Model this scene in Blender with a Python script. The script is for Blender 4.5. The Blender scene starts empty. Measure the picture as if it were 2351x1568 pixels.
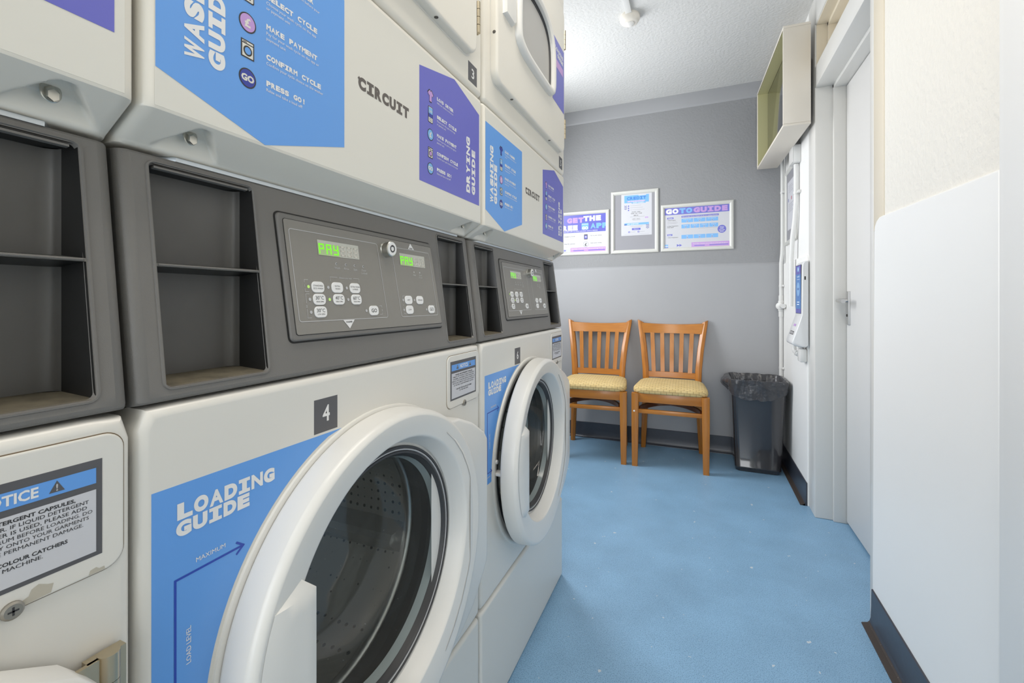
import bpy, bmesh, math, random
from mathutils import Vector, Matrix, noise

# ------------------------------------------------------------------ camera, light, exposure
S = bpy.context.scene
COL = S.collection
cam = bpy.data.cameras.new('camera'); cam_o = bpy.data.objects.new('camera', cam); COL.objects.link(cam_o)
cam.sensor_width = 36.0; cam.lens = 1020 / 2351 * 36.0
cam.shift_y = -(784 - 691) / 2351; cam.clip_start = 0.02
cam_o.location = (0, 0, 1.02)
cam_o.rotation_euler = (math.radians(90), 0, math.radians(22.596))
S.camera = cam_o
S.view_settings.view_transform = 'Standard'; S.view_settings.look = 'None'
S.view_settings.gamma = 1.0; S.view_settings.use_curve_mapping = False
S.view_settings.exposure = 0.0
W = bpy.data.worlds.new('world'); S.world = W; W.use_nodes = True
W.node_tree.nodes['Background'].inputs[0].default_value = (0.85, 0.92, 1.0, 1)
W.node_tree.nodes['Background'].inputs[1].default_value = 1.0


def area(name, loc, target, sx, sy, power, color=(1, 1, 1)):
    l = bpy.data.lights.new(name, 'AREA'); l.shape = 'RECTANGLE'; l.size = sx; l.size_y = sy
    l.energy = power; l.color = color
    o = bpy.data.objects.new(name, l); COL.objects.link(o); o.location = loc
    o.rotation_euler = (Vector(target) - Vector(loc)).to_track_quat('-Z', 'Y').to_euler()
    return o


area('daylight_side_window', (-1.26, 2.52, 1.60), (0.6, 2.35, 1.15), 0.55, 1.4, 26, (0.97, 0.985, 1.0))
area('front_fill_light', (0.0, -2.35, 1.10), (-0.1, 2.0, 1.15), 1.0, 2.0, 27, (0.96, 0.98, 1.0))  # added fill lamp behind the camera, set low to lift undersides
area('ceiling_strip_light', (-0.18, 0.60, 2.42), (-0.18, 0.60, 0.0), 0.3, 1.3, 10.5, (1.0, 0.93, 0.83))
area('ceiling_strip_light', (-0.35, -1.2, 2.42), (-0.35, -1.2, 0.0), 0.3, 1.3, 8, (1.0, 0.93, 0.83))


# ------------------------------------------------------------------ materials
def lin(c):
    c = c / 255.0
    return c / 12.92 if c <= 0.04045 else ((c + 0.055) / 1.055) ** 2.4


def rgb(r, g, b): return (lin(r), lin(g), lin(b), 1)


MATS = {}


def mat(name, c, rough=0.4, metal=0.0, bump=None, var=None, emit=None, coat=0.0, spec=0.5, speck=None):
    """c sRGB triple; bump=(scale,strength,dist); var=(scale,amount); speck=(scale,colour,threshold)."""
    if name in MATS: return MATS[name]
    m = bpy.data.materials.new(name); m.use_nodes = True
    nt = m.node_tree; p = nt.nodes['Principled BSDF']
    p.inputs['Base Color'].default_value = rgb(*c); p.inputs['Roughness'].default_value = rough
    p.inputs['Metallic'].default_value = metal; p.inputs['Specular IOR Level'].default_value = spec
    p.inputs['Coat Weight'].default_value = coat; p.inputs['Coat Roughness'].default_value = 0.1
    tc = nt.nodes.new('ShaderNodeTexCoord')
    last = None
    if var:
        n = nt.nodes.new('ShaderNodeTexNoise'); n.inputs['Scale'].default_value = var[0]; n.inputs['Detail'].default_value = 5
        nt.links.new(tc.outputs['Object'], n.inputs['Vector'])
        mx = nt.nodes.new('ShaderNodeMix'); mx.data_type = 'RGBA'
        a = var[1]
        mx.inputs[6].default_value = rgb(*[max(0, x * (1 - a)) for x in c]); mx.inputs[7].default_value = rgb(*[min(255, x * (1 + a)) for x in c])
        nt.links.new(n.outputs['Fac'], mx.inputs[0]); nt.links.new(mx.outputs[2], p.inputs['Base Color']); last = mx.outputs[2]
    if speck:
        n = nt.nodes.new('ShaderNodeTexNoise'); n.inputs['Scale'].default_value = speck[0]; n.inputs['Detail'].default_value = 2
        nt.links.new(tc.outputs['Object'], n.inputs['Vector'])
        r = nt.nodes.new('ShaderNodeValToRGB'); r.color_ramp.elements[0].position = speck[2]; r.color_ramp.elements[1].position = min(1, speck[2] + 0.04)
        nt.links.new(n.outputs['Fac'], r.inputs[0])
        mx = nt.nodes.new('ShaderNodeMix'); mx.data_type = 'RGBA'
        mx.inputs[6].default_value = rgb(*c); mx.inputs[7].default_value = rgb(*speck[1])
        if last: nt.links.new(last, mx.inputs[6])
        nt.links.new(r.outputs[0], mx.inputs[0]); nt.links.new(mx.outputs[2], p.inputs['Base Color'])
    if bump:
        n = nt.nodes.new('ShaderNodeTexNoise'); n.inputs['Scale'].default_value = bump[0]; n.inputs['Detail'].default_value = 3
        nt.links.new(tc.outputs['Object'], n.inputs['Vector'])
        b = nt.nodes.new('ShaderNodeBump'); b.inputs['Strength'].default_value = bump[1]; b.inputs['Distance'].default_value = bump[2]
        nt.links.new(n.outputs['Fac'], b.inputs['Height']); nt.links.new(b.outputs[0], p.inputs['Normal'])
    if emit:
        p.inputs['Emission Color'].default_value = rgb(*c); p.inputs['Emission Strength'].default_value = emit
    MATS[name] = m
    return m


enamel = mat('white_enamel', (222, 220, 214), 0.30, bump=(60, 0.03, 0.002), var=(3, 0.015))
door_plastic = mat('white_door_plastic', (224, 223, 219), 0.28, var=(4, 0.01))
cream_panel = mat('cream_dryer_enamel', (228, 224, 214), 0.28, bump=(60, 0.03, 0.002))
console_m = mat('charcoal_plastic', (112, 110, 107), 0.42, bump=(900, 0.25, 0.0006), var=(6, 0.05))
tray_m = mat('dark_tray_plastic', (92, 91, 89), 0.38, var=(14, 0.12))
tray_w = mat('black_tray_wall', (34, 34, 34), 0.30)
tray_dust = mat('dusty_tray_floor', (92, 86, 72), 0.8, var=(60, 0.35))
black_m = mat('black_rubber', (28, 28, 28), 0.5)
groove_m = mat('groove_black', (20, 20, 20), 0.6)
overlay_m = mat('panel_overlay', (134, 131, 125), 0.36, bump=(700, 0.1, 0.0004))
silver_m = mat('zinc_steel', (200, 198, 190), 0.28, 1.0, bump=(200, 0.1, 0.001))
brass_m = mat('hinge_steel', (196, 184, 160), 0.3, 1.0)
galv_m = mat('galvanised_strip', (190, 198, 205), 0.35, 1.0)
lifter_m = mat('bright_lifter_steel', (225, 224, 222), 0.28, 0.85)
steel_m = mat('drum_steel', (190, 188, 185), 0.34, 1.0, bump=(90, 0.15, 0.001))
rubber_m = mat('grey_gasket', (58, 58, 60), 0.45)
ink_white = mat('print_white', (232, 232, 232), 0.4)
ink_grey = mat('print_light_grey', (190, 190, 192), 0.4)
ink_black = mat('print_black', (45, 45, 48), 0.4)
ink_dgrey = mat('print_dark_grey', (88, 88, 92), 0.4)
ink_taupe = mat('print_taupe', (96, 90, 86), 0.4)
blue_v = mat('blue_vinyl', (100, 160, 232), 0.28, var=(2, 0.02))
purple_v = mat('purple_vinyl', (104, 106, 196), 0.28, var=(2, 0.02))
lilac_v = mat('lilac_print', (192, 152, 214), 0.35)
navy_v = mat('navy_print', (48, 62, 158), 0.35)
sky_v = mat('sky_print', (120, 178, 232), 0.35)
mid_blue = mat('arrow_blue', (40, 72, 176), 0.35)
white_v = mat('white_vinyl', (222, 220, 212), 0.30)
paper_w = mat('white_paper', (204, 205, 211), 0.5)
lcd_m = mat('display_window', (192, 193, 184), 0.25)
lcd_off = mat('display_unlit_segment', (212, 208, 198), 0.3)
lcd_on = mat('display_green_segment', (112, 235, 10), 0.4, emit=0.75)
lcd_glow = mat('display_green_back', (168, 190, 140), 0.4, emit=0.10)
led_on = mat('indicator_lit', (170, 210, 110), 0.4, emit=0.4)
wood_m = None


# ------------------------------------------------------------------ geometry helpers
class Fr:
    """local frame: at(a,b,d) = o + u*a + v*b + n*d"""
    def __init__(s, o, u, v, n): s.o, s.u, s.v, s.n = Vector(o), Vector(u).normalized(), Vector(v).normalized(), Vector(n).normalized()
    def at(s, a, b, d=0.0): return s.o + s.u * a + s.v * b + s.n * d


XYZ = Fr((0, 0, 0), (1, 0, 0), (0, 1, 0), (0, 0, 1))


def rrect(a0, b0, a1, b1, r, n=5):
    pts = []
    r = min(r, abs(a1 - a0) / 2, abs(b1 - b0) / 2)
    for cx, cy, s in ((a1 - r, b1 - r, 0), (a0 + r, b1 - r, 90), (a0 + r, b0 + r, 180), (a1 - r, b0 + r, 270)):
        for k in range(n + 1):
            t = math.radians(s + 90 * k / n)
            pts.append((cx + r * math.cos(t), cy + r * math.sin(t)))
    return pts


def area2(p): return sum(p[i][0] * p[(i + 1) % len(p)][1] - p[(i + 1) % len(p)][0] * p[i][1] for i in range(len(p))) / 2


def inset(p, d):
    n = len(p); sg = 1 if area2(p) > 0 else -1; out = []
    for i in range(n):
        a, b, c = Vector(p[i - 1]), Vector(p[i]), Vector(p[(i + 1) % n])
        e1, e2 = (b - a), (c - b)
        if e1.length < 1e-9: e1 = e2
        if e2.length < 1e-9: e2 = e1
        n1 = Vector((-e1.y, e1.x)).normalized() * sg; n2 = Vector((-e2.y, e2.x)).normalized() * sg
        m = (n1 + n2)
        if m.length < 1e-6: m = n1
        m.normalize(); k = max(0.4, m.dot(n1))
        q = b + m * (d / k); out.append((q.x, q.y))
    return out


class M:
    def __init__(s): s.v, s.f, s.mi, s.mats = [], [], [], []
    def mid(s, m):
        if m not in s.mats: s.mats.append(m)
        return s.mats.index(m)
    def add(s, verts, faces, m):
        b = len(s.v); s.v += [Vector(x) for x in verts]; k = s.mid(m)
        for f in faces: s.f.append([i + b for i in f]); s.mi.append(k)
        return s
    def poly(s, pts, m): return s.add(pts, [list(range(len(pts)))], m)
    def loft(s, rings, m, closed=True, cap0=False, cap1=False):
        n = len(rings[0]); vs = [p for r in rings for p in r]; fs = []
        for i in range(len(rings) - 1):
            for j in range(n if closed else n - 1):
                k = (j + 1) % n
                fs.append([i * n + j, i * n + k, (i + 1) * n + k, (i + 1) * n + j])
        if cap0: fs.append(list(range(n))[::-1])
        if cap1: fs.append([(len(rings) - 1) * n + j for j in range(n)])
        return s.add(vs, fs, m)
    def prism(s, fr, pts, d0, d1, m, bev=0.0, nb=2, back=True):
        """outline pts in the frame, from depth d0 to d1 with the d1 edge rounded"""
        rings = [[fr.at(a, b, d0) for a, b in pts]]
        if bev > 0:
            for k in range(nb + 1):
                t = math.pi / 2 * k / nb
                q = inset(pts, bev * (1 - math.cos(t)))
                rings.append([fr.at(a, b, d1 - bev + bev * math.sin(t)) for a, b in q])
            rings.append([fr.at(a, b, d1) for a, b in inset(pts, bev * 1.5)])
        else: rings.append([fr.at(a, b, d1) for a, b in pts])
        return s.loft(rings, m, True, back, True)
    def box(s, x0, x1, y0, y1, z0, z1, m, bev=0.0):
        if bev <= 0:
            v = [(x, y, z) for x in (x0, x1) for y in (y0, y1) for z in (z0, z1)]
            return s.add(v, [[0, 1, 3, 2], [4, 6, 7, 5], [0, 4, 5, 1], [2, 3, 7, 6], [0, 2, 6, 4], [1, 5, 7, 3]], m)
        bm = bmesh.new(); bmesh.ops.create_cube(bm, size=1)
        for w in bm.verts: w.co = Vector(((x0 + x1) / 2 + w.co.x * (x1 - x0), (y0 + y1) / 2 + w.co.y * (y1 - y0), (z0 + z1) / 2 + w.co.z * (z1 - z0)))
        bmesh.ops.bevel(bm, geom=list(bm.edges), offset=bev, segments=2, profile=0.5, affect='EDGES')
        bm.verts.index_update()
        s.add([w.co.copy() for w in bm.verts], [[w.index for w in f.verts] for f in bm.faces], m); bm.free()
        return s
    def lathe(s, o, ax, prof, m, seg=48, up=None, cap0=False, cap1=False):
        """prof: (along, radius[, shift along 'up'])"""
        ax = Vector(ax).normalized(); up = Vector(up) if up else (Vector((0, 0, 1)) if abs(ax.z) < 0.9 else Vector((1, 0, 0)))
        e1 = up.normalized(); e2 = ax.cross(e1)
        rings = []
        for p in prof:
            c = Vector(o) + ax * p[0] + (e1 * p[2] if len(p) > 2 else Vector())
            rings.append([c + e1 * p[1] * math.cos(2 * math.pi * k / seg) + e2 * p[1] * math.sin(2 * math.pi * k / seg) for k in range(seg)])
        return s.loft(rings, m, True, cap0, cap1)
    def tube(s, path, r, m, seg=10, caps=True, flat=None):
        path = [Vector(p) for p in path]; rings = []
        prev = None
        for i, p in enumerate(path):
            t = (path[min(i + 1, len(path) - 1)] - path[max(i - 1, 0)]).normalized()
            a = Vector((0, 0, 1)) if abs(t.z) < 0.9 else Vector((1, 0, 0))
            e1 = (prev - t * prev.dot(t)).normalized() if prev else t.cross(a).normalized()
            prev = e1; e2 = t.cross(e1)
            rr = r[i] if isinstance(r, (list, tuple)) else r
            rings.append([p + (e1 * math.cos(2 * math.pi * k / seg) + e2 * math.sin(2 * math.pi * k / seg)) * rr for k in range(seg)])
        return s.loft(rings, m, True, caps, caps)
    def build(s, name, parent=None, angle=35, loc=None):
        me = bpy.data.meshes.new(name); me.from_pydata([tuple(v) for v in s.v], [], s.f)
        for m in s.mats: me.materials.append(m)
        me.polygons.foreach_set('material_index', s.mi)
        me.polygons.foreach_set('use_smooth', [True] * len(s.f))
        me.update(); bm = bmesh.new(); bm.from_mesh(me)
        bmesh.ops.remove_doubles(bm, verts=bm.verts, dist=1e-6)
        bmesh.ops.recalc_face_normals(bm, faces=bm.faces) if getattr(s, 'recalc', True) else None
        bm.to_mesh(me); bm.free()
        me.set_sharp_from_angle(angle=math.radians(angle)); me.update()
        o = bpy.data.objects.new(name, me); COL.objects.link(o)
        if parent: o.parent = parent
        if loc: o.location = loc
        return o


def tag(o, label, cat, group=None):
    o['label'] = label; o['category'] = cat
    if group: o['group'] = group
    return o


def empty(name, loc, rz=0.0):
    o = bpy.data.objects.new(name, None); COL.objects.link(o); o.location = loc; o.rotation_euler = (0, 0, rz)
    o.empty_display_size = 0.05
    return o


def struct(o): o['kind'] = 'structure'; return o


# lettering -------------------------------------------------------------------
TXT = {}


def glyphs(txt, bold=0.0, res=2):
    key = (txt, bold, res)
    if key in TXT: return TXT[key]
    cu = bpy.data.curves.new('lettering', 'FONT'); cu.body = txt; cu.size = 1.0; cu.offset = bold; cu.resolution_u = res
    cu.fill_mode = 'FRONT'
    ob = bpy.data.objects.new('lettering', cu)
    me = bpy.data.meshes.new_from_object(ob)
    vs = [(v.co.x, v.co.y) for v in me.vertices]; fs = [list(p.vertices) for p in me.polygons]
    bpy.data.objects.remove(ob); bpy.data.meshes.remove(me); bpy.data.curves.remove(cu)
    xs = [v[0] for v in vs] or [0]; ys = [v[1] for v in vs] or [0]
    TXT[key] = (vs, fs, min(xs), max(xs), min(ys), max(ys))
    return TXT[key]


_h = glyphs('H'); CAP = _h[5] - _h[4]; CAP0 = _h[4]
SLAB_I = [(0.04, 0), (0.96, 0), (0.96, 0.24), (0.70, 0.24), (0.70, 0.76), (0.96, 0.76), (0.96, 1), (0.04, 1), (0.04, 0.76), (0.30, 0.76), (0.30, 0.24), (0.04, 0.24)]
EPS = 0.00013


class Art(M):
    """flat print: several inks on thin layers over a plane"""
    recalc = False
    def __init__(s, fr): super().__init__(); s.fr = fr; s.base = 0.0
    def P(s, a, b, l): return s.fr.at(a, b, s.base + l * EPS)
    def shape(s, pts, m, l=1):
        if area2(pts) < 0: pts = pts[::-1]
        return s.poly([s.P(a, b, l) for a, b in pts], m)
    def sheet(s, pts, m, th=0.0003):
        if area2(pts) < 0: pts = pts[::-1]
        n = len(pts); s.base = th * 0.6
        s.add([s.fr.at(a, b, 0) for a, b in pts] + [s.fr.at(a, b, th * 0.6) for a, b in pts],
              [[i, (i + 1) % n, n + (i + 1) % n, n + i] for i in range(n)] + [[n + i for i in range(n)]], m)
        return s
    def rect(s, a0, b0, a1, b1, m, l=1, r=0): return s.shape(rrect(a0, b0, a1, b1, r) if r else [(a0, b0), (a1, b0), (a1, b1), (a0, b1)], m, l)
    def disc(s, a, b, ra, rb, m, l=1, n=28): return s.shape([(a + ra * math.cos(2 * math.pi * k / n), b + rb * math.sin(2 * math.pi * k / n)) for k in range(n)], m, l)
    def line(s, pts, w, m, l=1, closed=False):
        n = len(pts)
        for i in range(n if closed else n - 1):
            l += 0.11; p, q = Vector(pts[i]), Vector(pts[(i + 1) % n])
            d = (q - p)
            if d.length < 1e-9: continue
            d.normalize(); nn = Vector((-d.y, d.x)) * w / 2; e = d * w / 2
            s.shape([tuple(x) for x in (p - e - nn, q + e - nn, q + e + nn, p - e + nn)], m, l)
        return s
    def outline(s, pts, w, m, l=1):
        q = inset(pts, w); n = len(pts)
        for i in range(n):
            k = (i + 1) % n; s.shape([pts[i], pts[k], q[k], q[i]], m, l)
        return s
    def geo(s, g, ox, oy, sx, sy, m, l, rot):
        vs, fs = g
        par = list(range(len(vs)))                         # letters that touch get their own layer
        def root(i):
            while par[i] != i: par[i] = par[par[i]]; i = par[i]
            return i
        for f in fs:
            for i in f[1:]: par[root(i)] = root(f[0])
        ids = {}; lay = [l + 0.16 * (ids.setdefault(root(i), len(ids)) % 4) for i in range(len(vs))]
        if rot: v3 = [s.P(ox - y * sy, oy + x * sx, k) for (x, y), k in zip(vs, lay)]
        else: v3 = [s.P(ox + x * sx, oy + y * sy, k) for (x, y), k in zip(vs, lay)]
        s.add(v3, fs, m)
    def text(s, t, a, b, h, m, l=2.0, bold=0.0, al='l', w=None, rot=False):
        """b = baseline, h = cap height, w = fit to this width; rot: reading upwards"""
        g = glyphs(t, bold)
        if not g[0]: return s
        if bold > 0 and 'M' in t:                          # that glyph fills badly when thickened: two thin passes instead
            if w is None: w = (g[3] - g[2]) * h / CAP
            e = bold * h * .5
            a0 = a + {'l': 0, 'c': 0, 'r': 0}[al]
            for k in (-1, 1):
                if rot: s.text(t, a, b + k * e, h, m, l + .04 * k, 0.0, al, w, True)
                else: s.text(t, a0 + k * e, b, h, m, l + .04 * k, 0.0, al, w)
            return s
        sy = h / CAP; tw = g[3] - g[2]; sx = sy if w is None else w / tw
        off = {'l': 0, 'c': -0.5, 'r': -1}[al] * tw * sx
        vs = [((x - g[2]) , y - CAP0) for x, y in g[0]]
        if rot: s.geo((vs, g[1]), a, b + off, sx, sy, m, l, True)
        else: s.geo((vs, g[1]), a + off, b, sx, sy, m, l, False)
        return s
    def head(s, t, a, b, cw, h, m, l=2, bold=0.045, rot=False, fill=0.92):
        """heavy one-width lettering with a slab I; cw = cell width"""
        for i, ch in enumerate(t):
            if ch == ' ': continue
            x0 = i * cw
            if ch == 'I': vs, fs = [(x0 + p[0] * cw * fill, p[1] * h) for p in SLAB_I], [[0, 1, 2, 3, 8+2, 11], [3, 4, 9, 10], [4, 5, 6, 7, 8, 9]]
            else:
                g = glyphs(ch, bold * (0 if ch == 'M' else .7 if ch in 'WNKAVX' else 1.2), 6); wd = g[3] - g[2]; ht = g[5] - g[4]
                if ch in "!'.,:°": k = h / (CAP + 2 * bold); sx = sy = k; ox = x0 + (cw - wd * k) / 2; b0 = g[4] if ch != '.' and ch != ',' and ch != "'" else CAP0
                else: sy = h / ht; sx = min(cw * fill / wd, 1.45 * sy); ox = x0 + (cw * fill - wd * sx) / 2; b0 = g[4]
                vs = [(ox + (x - g[2]) * sx, (y - b0) * sy) for x, y in g[0]]; fs = g[1]
            if ch == 'M':
                for q in (0, 1): s.geo(([(x0 + (x - x0) * .88 + q * cw * .11, y) for x, y in vs], fs), a, b, 1, 1, m, l + .08 * q, rot)
                continue
            s.geo((vs, fs), a, b, 1, 1, m, l, rot)
        return s


# ------------------------------------------------------------------ room shell
def wallmat(name, c, scale, strength, dist, rough=0.6):
    if name in MATS: return MATS[name]
    m = mat(name, c, rough, bump=(scale, strength, dist), var=(1.2, 0.02)); return m


art_white = wallmat('rough_plaster_white', (234, 231, 223), 60, 0.34, 0.008)
smooth_white = mat('satin_white_paint', (244, 244, 242), 0.42, bump=(14, 0.05, 0.004), var=(2, 0.012))
door_paint = mat('door_white_paint', (222, 221, 219), 0.40, var=(2, 0.01))
housing_m = mat('ivory_housing', (226, 219, 207), 0.4, var=(3, 0.015))
gloss_white = mat('gloss_white_paint', (220, 219, 215), 0.32, bump=(30, 0.03, 0.002))
cream_paint = mat('cream_gloss_paint', (226, 216, 196), 0.4)
ceil_m = wallmat('artex_ceiling', (216, 216, 214), 70, 0.4, 0.008, 0.8)
grey_rough = wallmat('rough_plaster_grey', (145, 146, 148), 85, 0.25, 0.008, 0.5)
grey_smooth = mat('satin_grey_paint', (161, 162, 165), 0.45, bump=(12, 0.06, 0.004), var=(3, 0.02))
vinyl_dark = mat('dark_cove_vinyl', (58, 62, 72), 0.30, bump=(40, 0.1, 0.002), speck=(300, (150, 150, 150), 0.74))
strip_dark = mat('brown_cove_strip', (62, 54, 50), 0.6, speck=(260, (160, 155, 150), 0.72))
floor_m = mat('blue_safety_vinyl', (134, 173, 204), 0.40, bump=(350, 0.12, 0.0015), var=(5, 0.10))
# fine dark and pale grains plus scuffs in the floor covering
nt = floor_m.node_tree; pb = nt.nodes['Principled BSDF']; src = pb.inputs['Base Color'].links[0].from_socket
tc = [n for n in nt.nodes if n.type == 'TEX_COORD'][0]
for sc, colr, lo, hi, amt in ((420, (48, 88, 128), 0.52, 0.66, 0.75), (90, (150, 175, 200), 0.68, 0.72, 0.35), (34, (205, 210, 212), 0.715, 0.725, 0.8)):
    n = nt.nodes.new('ShaderNodeTexNoise'); n.inputs['Scale'].default_value = sc; n.inputs['Detail'].default_value = 3
    nt.links.new(tc.outputs['Object'], n.inputs['Vector'])
    r = nt.nodes.new('ShaderNodeValToRGB'); r.color_ramp.elements[0].position = lo; r.color_ramp.elements[1].position = hi
    r.color_ramp.elements[1].color = (amt, amt, amt, 1)
    nt.links.new(n.outputs['Fac'], r.inputs[0])
    mx = nt.nodes.new('ShaderNodeMix'); mx.data_type = 'RGBA'; mx.inputs[7].default_value = rgb(*colr)
    nt.links.new(r.outputs[0], mx.inputs[0]); nt.links.new(src, mx.inputs[6]); src = mx.outputs[2]
nt.links.new(src, pb.inputs['Base Color'])

XR, YB, H = 0.517, 3.31, 2.46
XL, YF = -1.32, -2.5
m = M(); m.box(XL - 0.2, XR + 0.4, YF - 0.2, YB + 0.2, -0.1, 0, floor_m); struct(m.build('floor'))
m = M(); m.box(XL - 0.2, XR + 0.4, YF - 0.2, YB + 0.2, H, H + 0.1, ceil_m); struct(m.build('ceiling'))
# back wall: rough plaster, a smooth band under the ceiling and a smooth dado with a rounded top
m = M(); m.box(XL - 0.2, XR + 0.4, YB, YB + 0.15, 0, H, grey_rough); struct(m.build('wall_back'))
m = M()
prof = [(0, 2.46), (-0.006, 2.46), (-0.006, 2.372), (-0.004, 2.366), (0, 2.36)]
m.loft([[(x, YB + p[0], p[1]) for p in prof] for x in (XL, XR)], grey_smooth, True, True, True); struct(m.build('trim_1'))
m = M()
prof = [(0, 0.0), (-0.011, 0.0), (-0.011, 1.248), (-0.010, 1.256), (-0.007, 1.263), (-0.003, 1.268), (0, 1.272)]
m.loft([[(x, YB + p[0], p[1]) for p in prof] for x in (XL, XR)], grey_smooth, True, True, True); struct(m.build('trim_2'))
# right wall with the door opening (door and fanlight)
D0, D1, DH = 1.735, 2.48, 2.318
m = M()
m.box(XR, XR + 0.3, YF, D0, 0, H, art_white); m.box(XR, XR + 0.3, D1 + 0.05, YB, 0, H, smooth_white); m.box(XR + .002, XR + 0.3, D0, D1 + 0.06, DH + .03, H, smooth_white)
m.box(XR + 0.16, XR + 0.3, D0, D1 + 0.05, 0, DH, smooth_white)
struct(m.build('wall_right'))
# smooth dado boards on the right wall
FW = Fr((XR, 0, 0), (0, 1, 0), (0, 0, 1), (-1, 0, 0))
m = M()
near = [(1.092, 0.0), (1.733, 0.0), (1.731, 0.11), (1.718, 1.236), (1.712, 1.254), (1.698, 1.267), (1.676, 1.275), (1.655, 1.276), (1.10, 1.262), (1.092, 1.262)]
m.prism(FW, near, 0, 0.006, smooth_white, 0.004)
struct(m.build('trim_3'))
m = M(); m.prism(FW, [(2.60, 0.0), (YB - 0.012, 0.0), (YB - 0.012, 1.258), (2.55, 1.246), (2.535, 1.24), (2.535, 1.2), (2.60, 1.2)][:0] or [(2.605, 0), (3.297, 0), (3.297, 1.258), (2.63, 1.25), (2.605, 1.235)], 0, 0.010, smooth_white, 0.004); struct(m.build('trim_4'))
# cream strip beside the door
m = M(); m.box(XR - 0.003, XR + 0.01, 1.65, D0 - 0.004, 1.24, H, cream_paint, 0.002); struct(m.build('trim_5'))
# upright casing at the near end of the right wall
m = M(); m.box(XR - 0.010, XR, 1.00, 1.088, 0, H, smooth_white, 0.004); m.box(XR - 0.022, XR, 0.55, 1.052, 0, H, smooth_white, 0.004); struct(m.build('trim_6'))
# door frame: far jamb, head, transom bar, near jamb with stops
m = M()
m.box(XR - 0.004, XR + 0.161, D1, D1 + 0.125, 0, H - 0.005, gloss_white, 0.004)
m.box(XR + 0.066, XR + 0.16, D1 - 0.016, D1 + 0.02, 0, DH, gloss_white, 0.003)
m.box(XR - 0.0032, XR + 0.159, D0 + .01, D1 + 0.01, 2.022, 2.122, gloss_white, 0.004)
m.box(XR + 0.066, XR + 0.16, D0, D1 + 0.01, 2.006, 2.03, gloss_white, 0.003)
m.box(XR - 0.003, XR + 0.158, D0, D1 + 0.01, DH, H - 0.005, gloss_white, 0.004)
m.box(XR - 0.003, XR + 0.16, D0 - 0.004, D0 + 0.028, 0, DH, gloss_white, 0.003)
struct(m.build('trim_7'))
m = M()
m.box(XR + .002, XR + .15, D1 - .003, D1 + .004, 2.1225, DH, cream_paint); m.box(XR + .002, XR + .15, D0 + .02, D1, DH - .003, DH + .002, cream_paint); m.box(XR + 0.045, XR + 0.15, D1 - 0.018, D1 + 0.004, 2.1225, DH, cream_paint, 0.002); m.box(XR + 0.045, XR + 0.15, D0 + 0.02, D1, DH - 0.018, DH + 0.003, cream_paint, 0.002)
m.box(XR + 0.085, XR + 0.15, D1 - 0.034, D1 - 0.01, 2.122, DH - 0.01, cream_paint, 0.002); m.box(XR + 0.085, XR + 0.15, D0 + 0.02, D1, DH - 0.034, DH - 0.01, cream_paint, 0.002)
m.box(XR + 0.125, XR + 0.15, D0 + 0.02, D1, 2.122, DH - 0.03, cream_paint)
struct(m.build('window_1'))
# the door
m = M(); m.box(XR + 0.115, XR + 0.157, D0 + 0.03, D1 - 0.018, 0.012, 2.004, door_paint, 0.002); door = struct(m.build('door_1'))
chrome = mat('satin_chrome', (205, 205, 205), 0.3, 1.0)
FD = Fr((XR + 0.115, 0, 0), (0, 1, 0), (0, 0, 1), (-1, 0, 0))
m = M(); m.prism(FD, rrect(2.408, 0.912, 2.446, 1.064, 0.004), 0, 0.008, chrome, 0.002)
m.tube([FD.at(2.430, 1.022, 0.006), FD.at(2.430, 1.022, 0.034), FD.at(2.425, 1.022, 0.042), FD.at(2.40, 1.021, 0.045), FD.at(2.335, 1.019, 0.045)], 0.009, chrome, 12)
m.lathe(FD.at(2.427, 0.955, 0.008), (-1, 0, 0), [(0, 0.006), (0.002, 0.0055), (0.002, 0.003)], black_m, 14, cap1=True)
m.build('door_handle', door)
# skirtings with a cove strip at the foot
def skirting(m, fr, a0, a1, foot=True):
    prof = [(0, 0.0), (0.020, 0.0), (0.0195, 0.004), (0.013, 0.007), (0.009, 0.013), (0.006, 0.024), (0.0045, 0.06), (0.004, 0.112), (0.002, 0.114), (0, 0.114)]
    m.loft([[fr.at(a, p[1], p[0]) for p in prof] for a in (a0, a1)], vinyl_dark, True, True, True)
    if foot: m.loft([[fr.at(a, p[1], p[0]) for p in [(0.008, 0), (0.030, 0), (0.029, 0.003), (0.014, 0.007), (0.010, 0.012)]] for a in (a0, a1)], strip_dark, True, True, True)
m = M(); skirting(m, Fr((0, YB - 0.011, 0), (1, 0, 0), (0, 0, 1), (0, -1, 0)), XL, XR - 0.01, False); struct(m.build('baseboard_back'))
m = M(); skirting(m, Fr((XR - 0.006, 0, 0), (0, 1, 0), (0, 0, 1), (-1, 0, 0)), 1.092, 1.726); skirting(m, Fr((XR - 0.010, 0, 0), (0, 1, 0), (0, 0, 1), (-1, 0, 0)), 2.605, YB - 0.03); struct(m.build('baseboard_right'))
# left wall with a window, and the wall behind the camera with a window (both outside the frame)
m = M()
m.box(XL - 0.15, XL, YF, 1.85, 0, H, smooth_white); m.box(XL - 0.15, XL, 3.05, YB, 0, H, smooth_white); m.box(XL - 0.15, XL, 1.85, 3.05, 0, 0.95, smooth_white); m.box(XL - 0.15, XL, 1.85, 3.05, 2.15, H, smooth_white)
struct(m.build('wall_left'))
m = M()
m.box(XL, -1.2, YF - 0.15, YF, 0, H, smooth_white); m.box(0.45, XR, YF - 0.15, YF, 0, H, smooth_white); m.box(-1.2, 0.45, YF - 0.15, YF, 0, 0.55, smooth_white); m.box(-1.2, 0.45, YF - 0.15, YF, 2.3, H, smooth_white)
struct(m.build('wall_front'))


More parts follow.
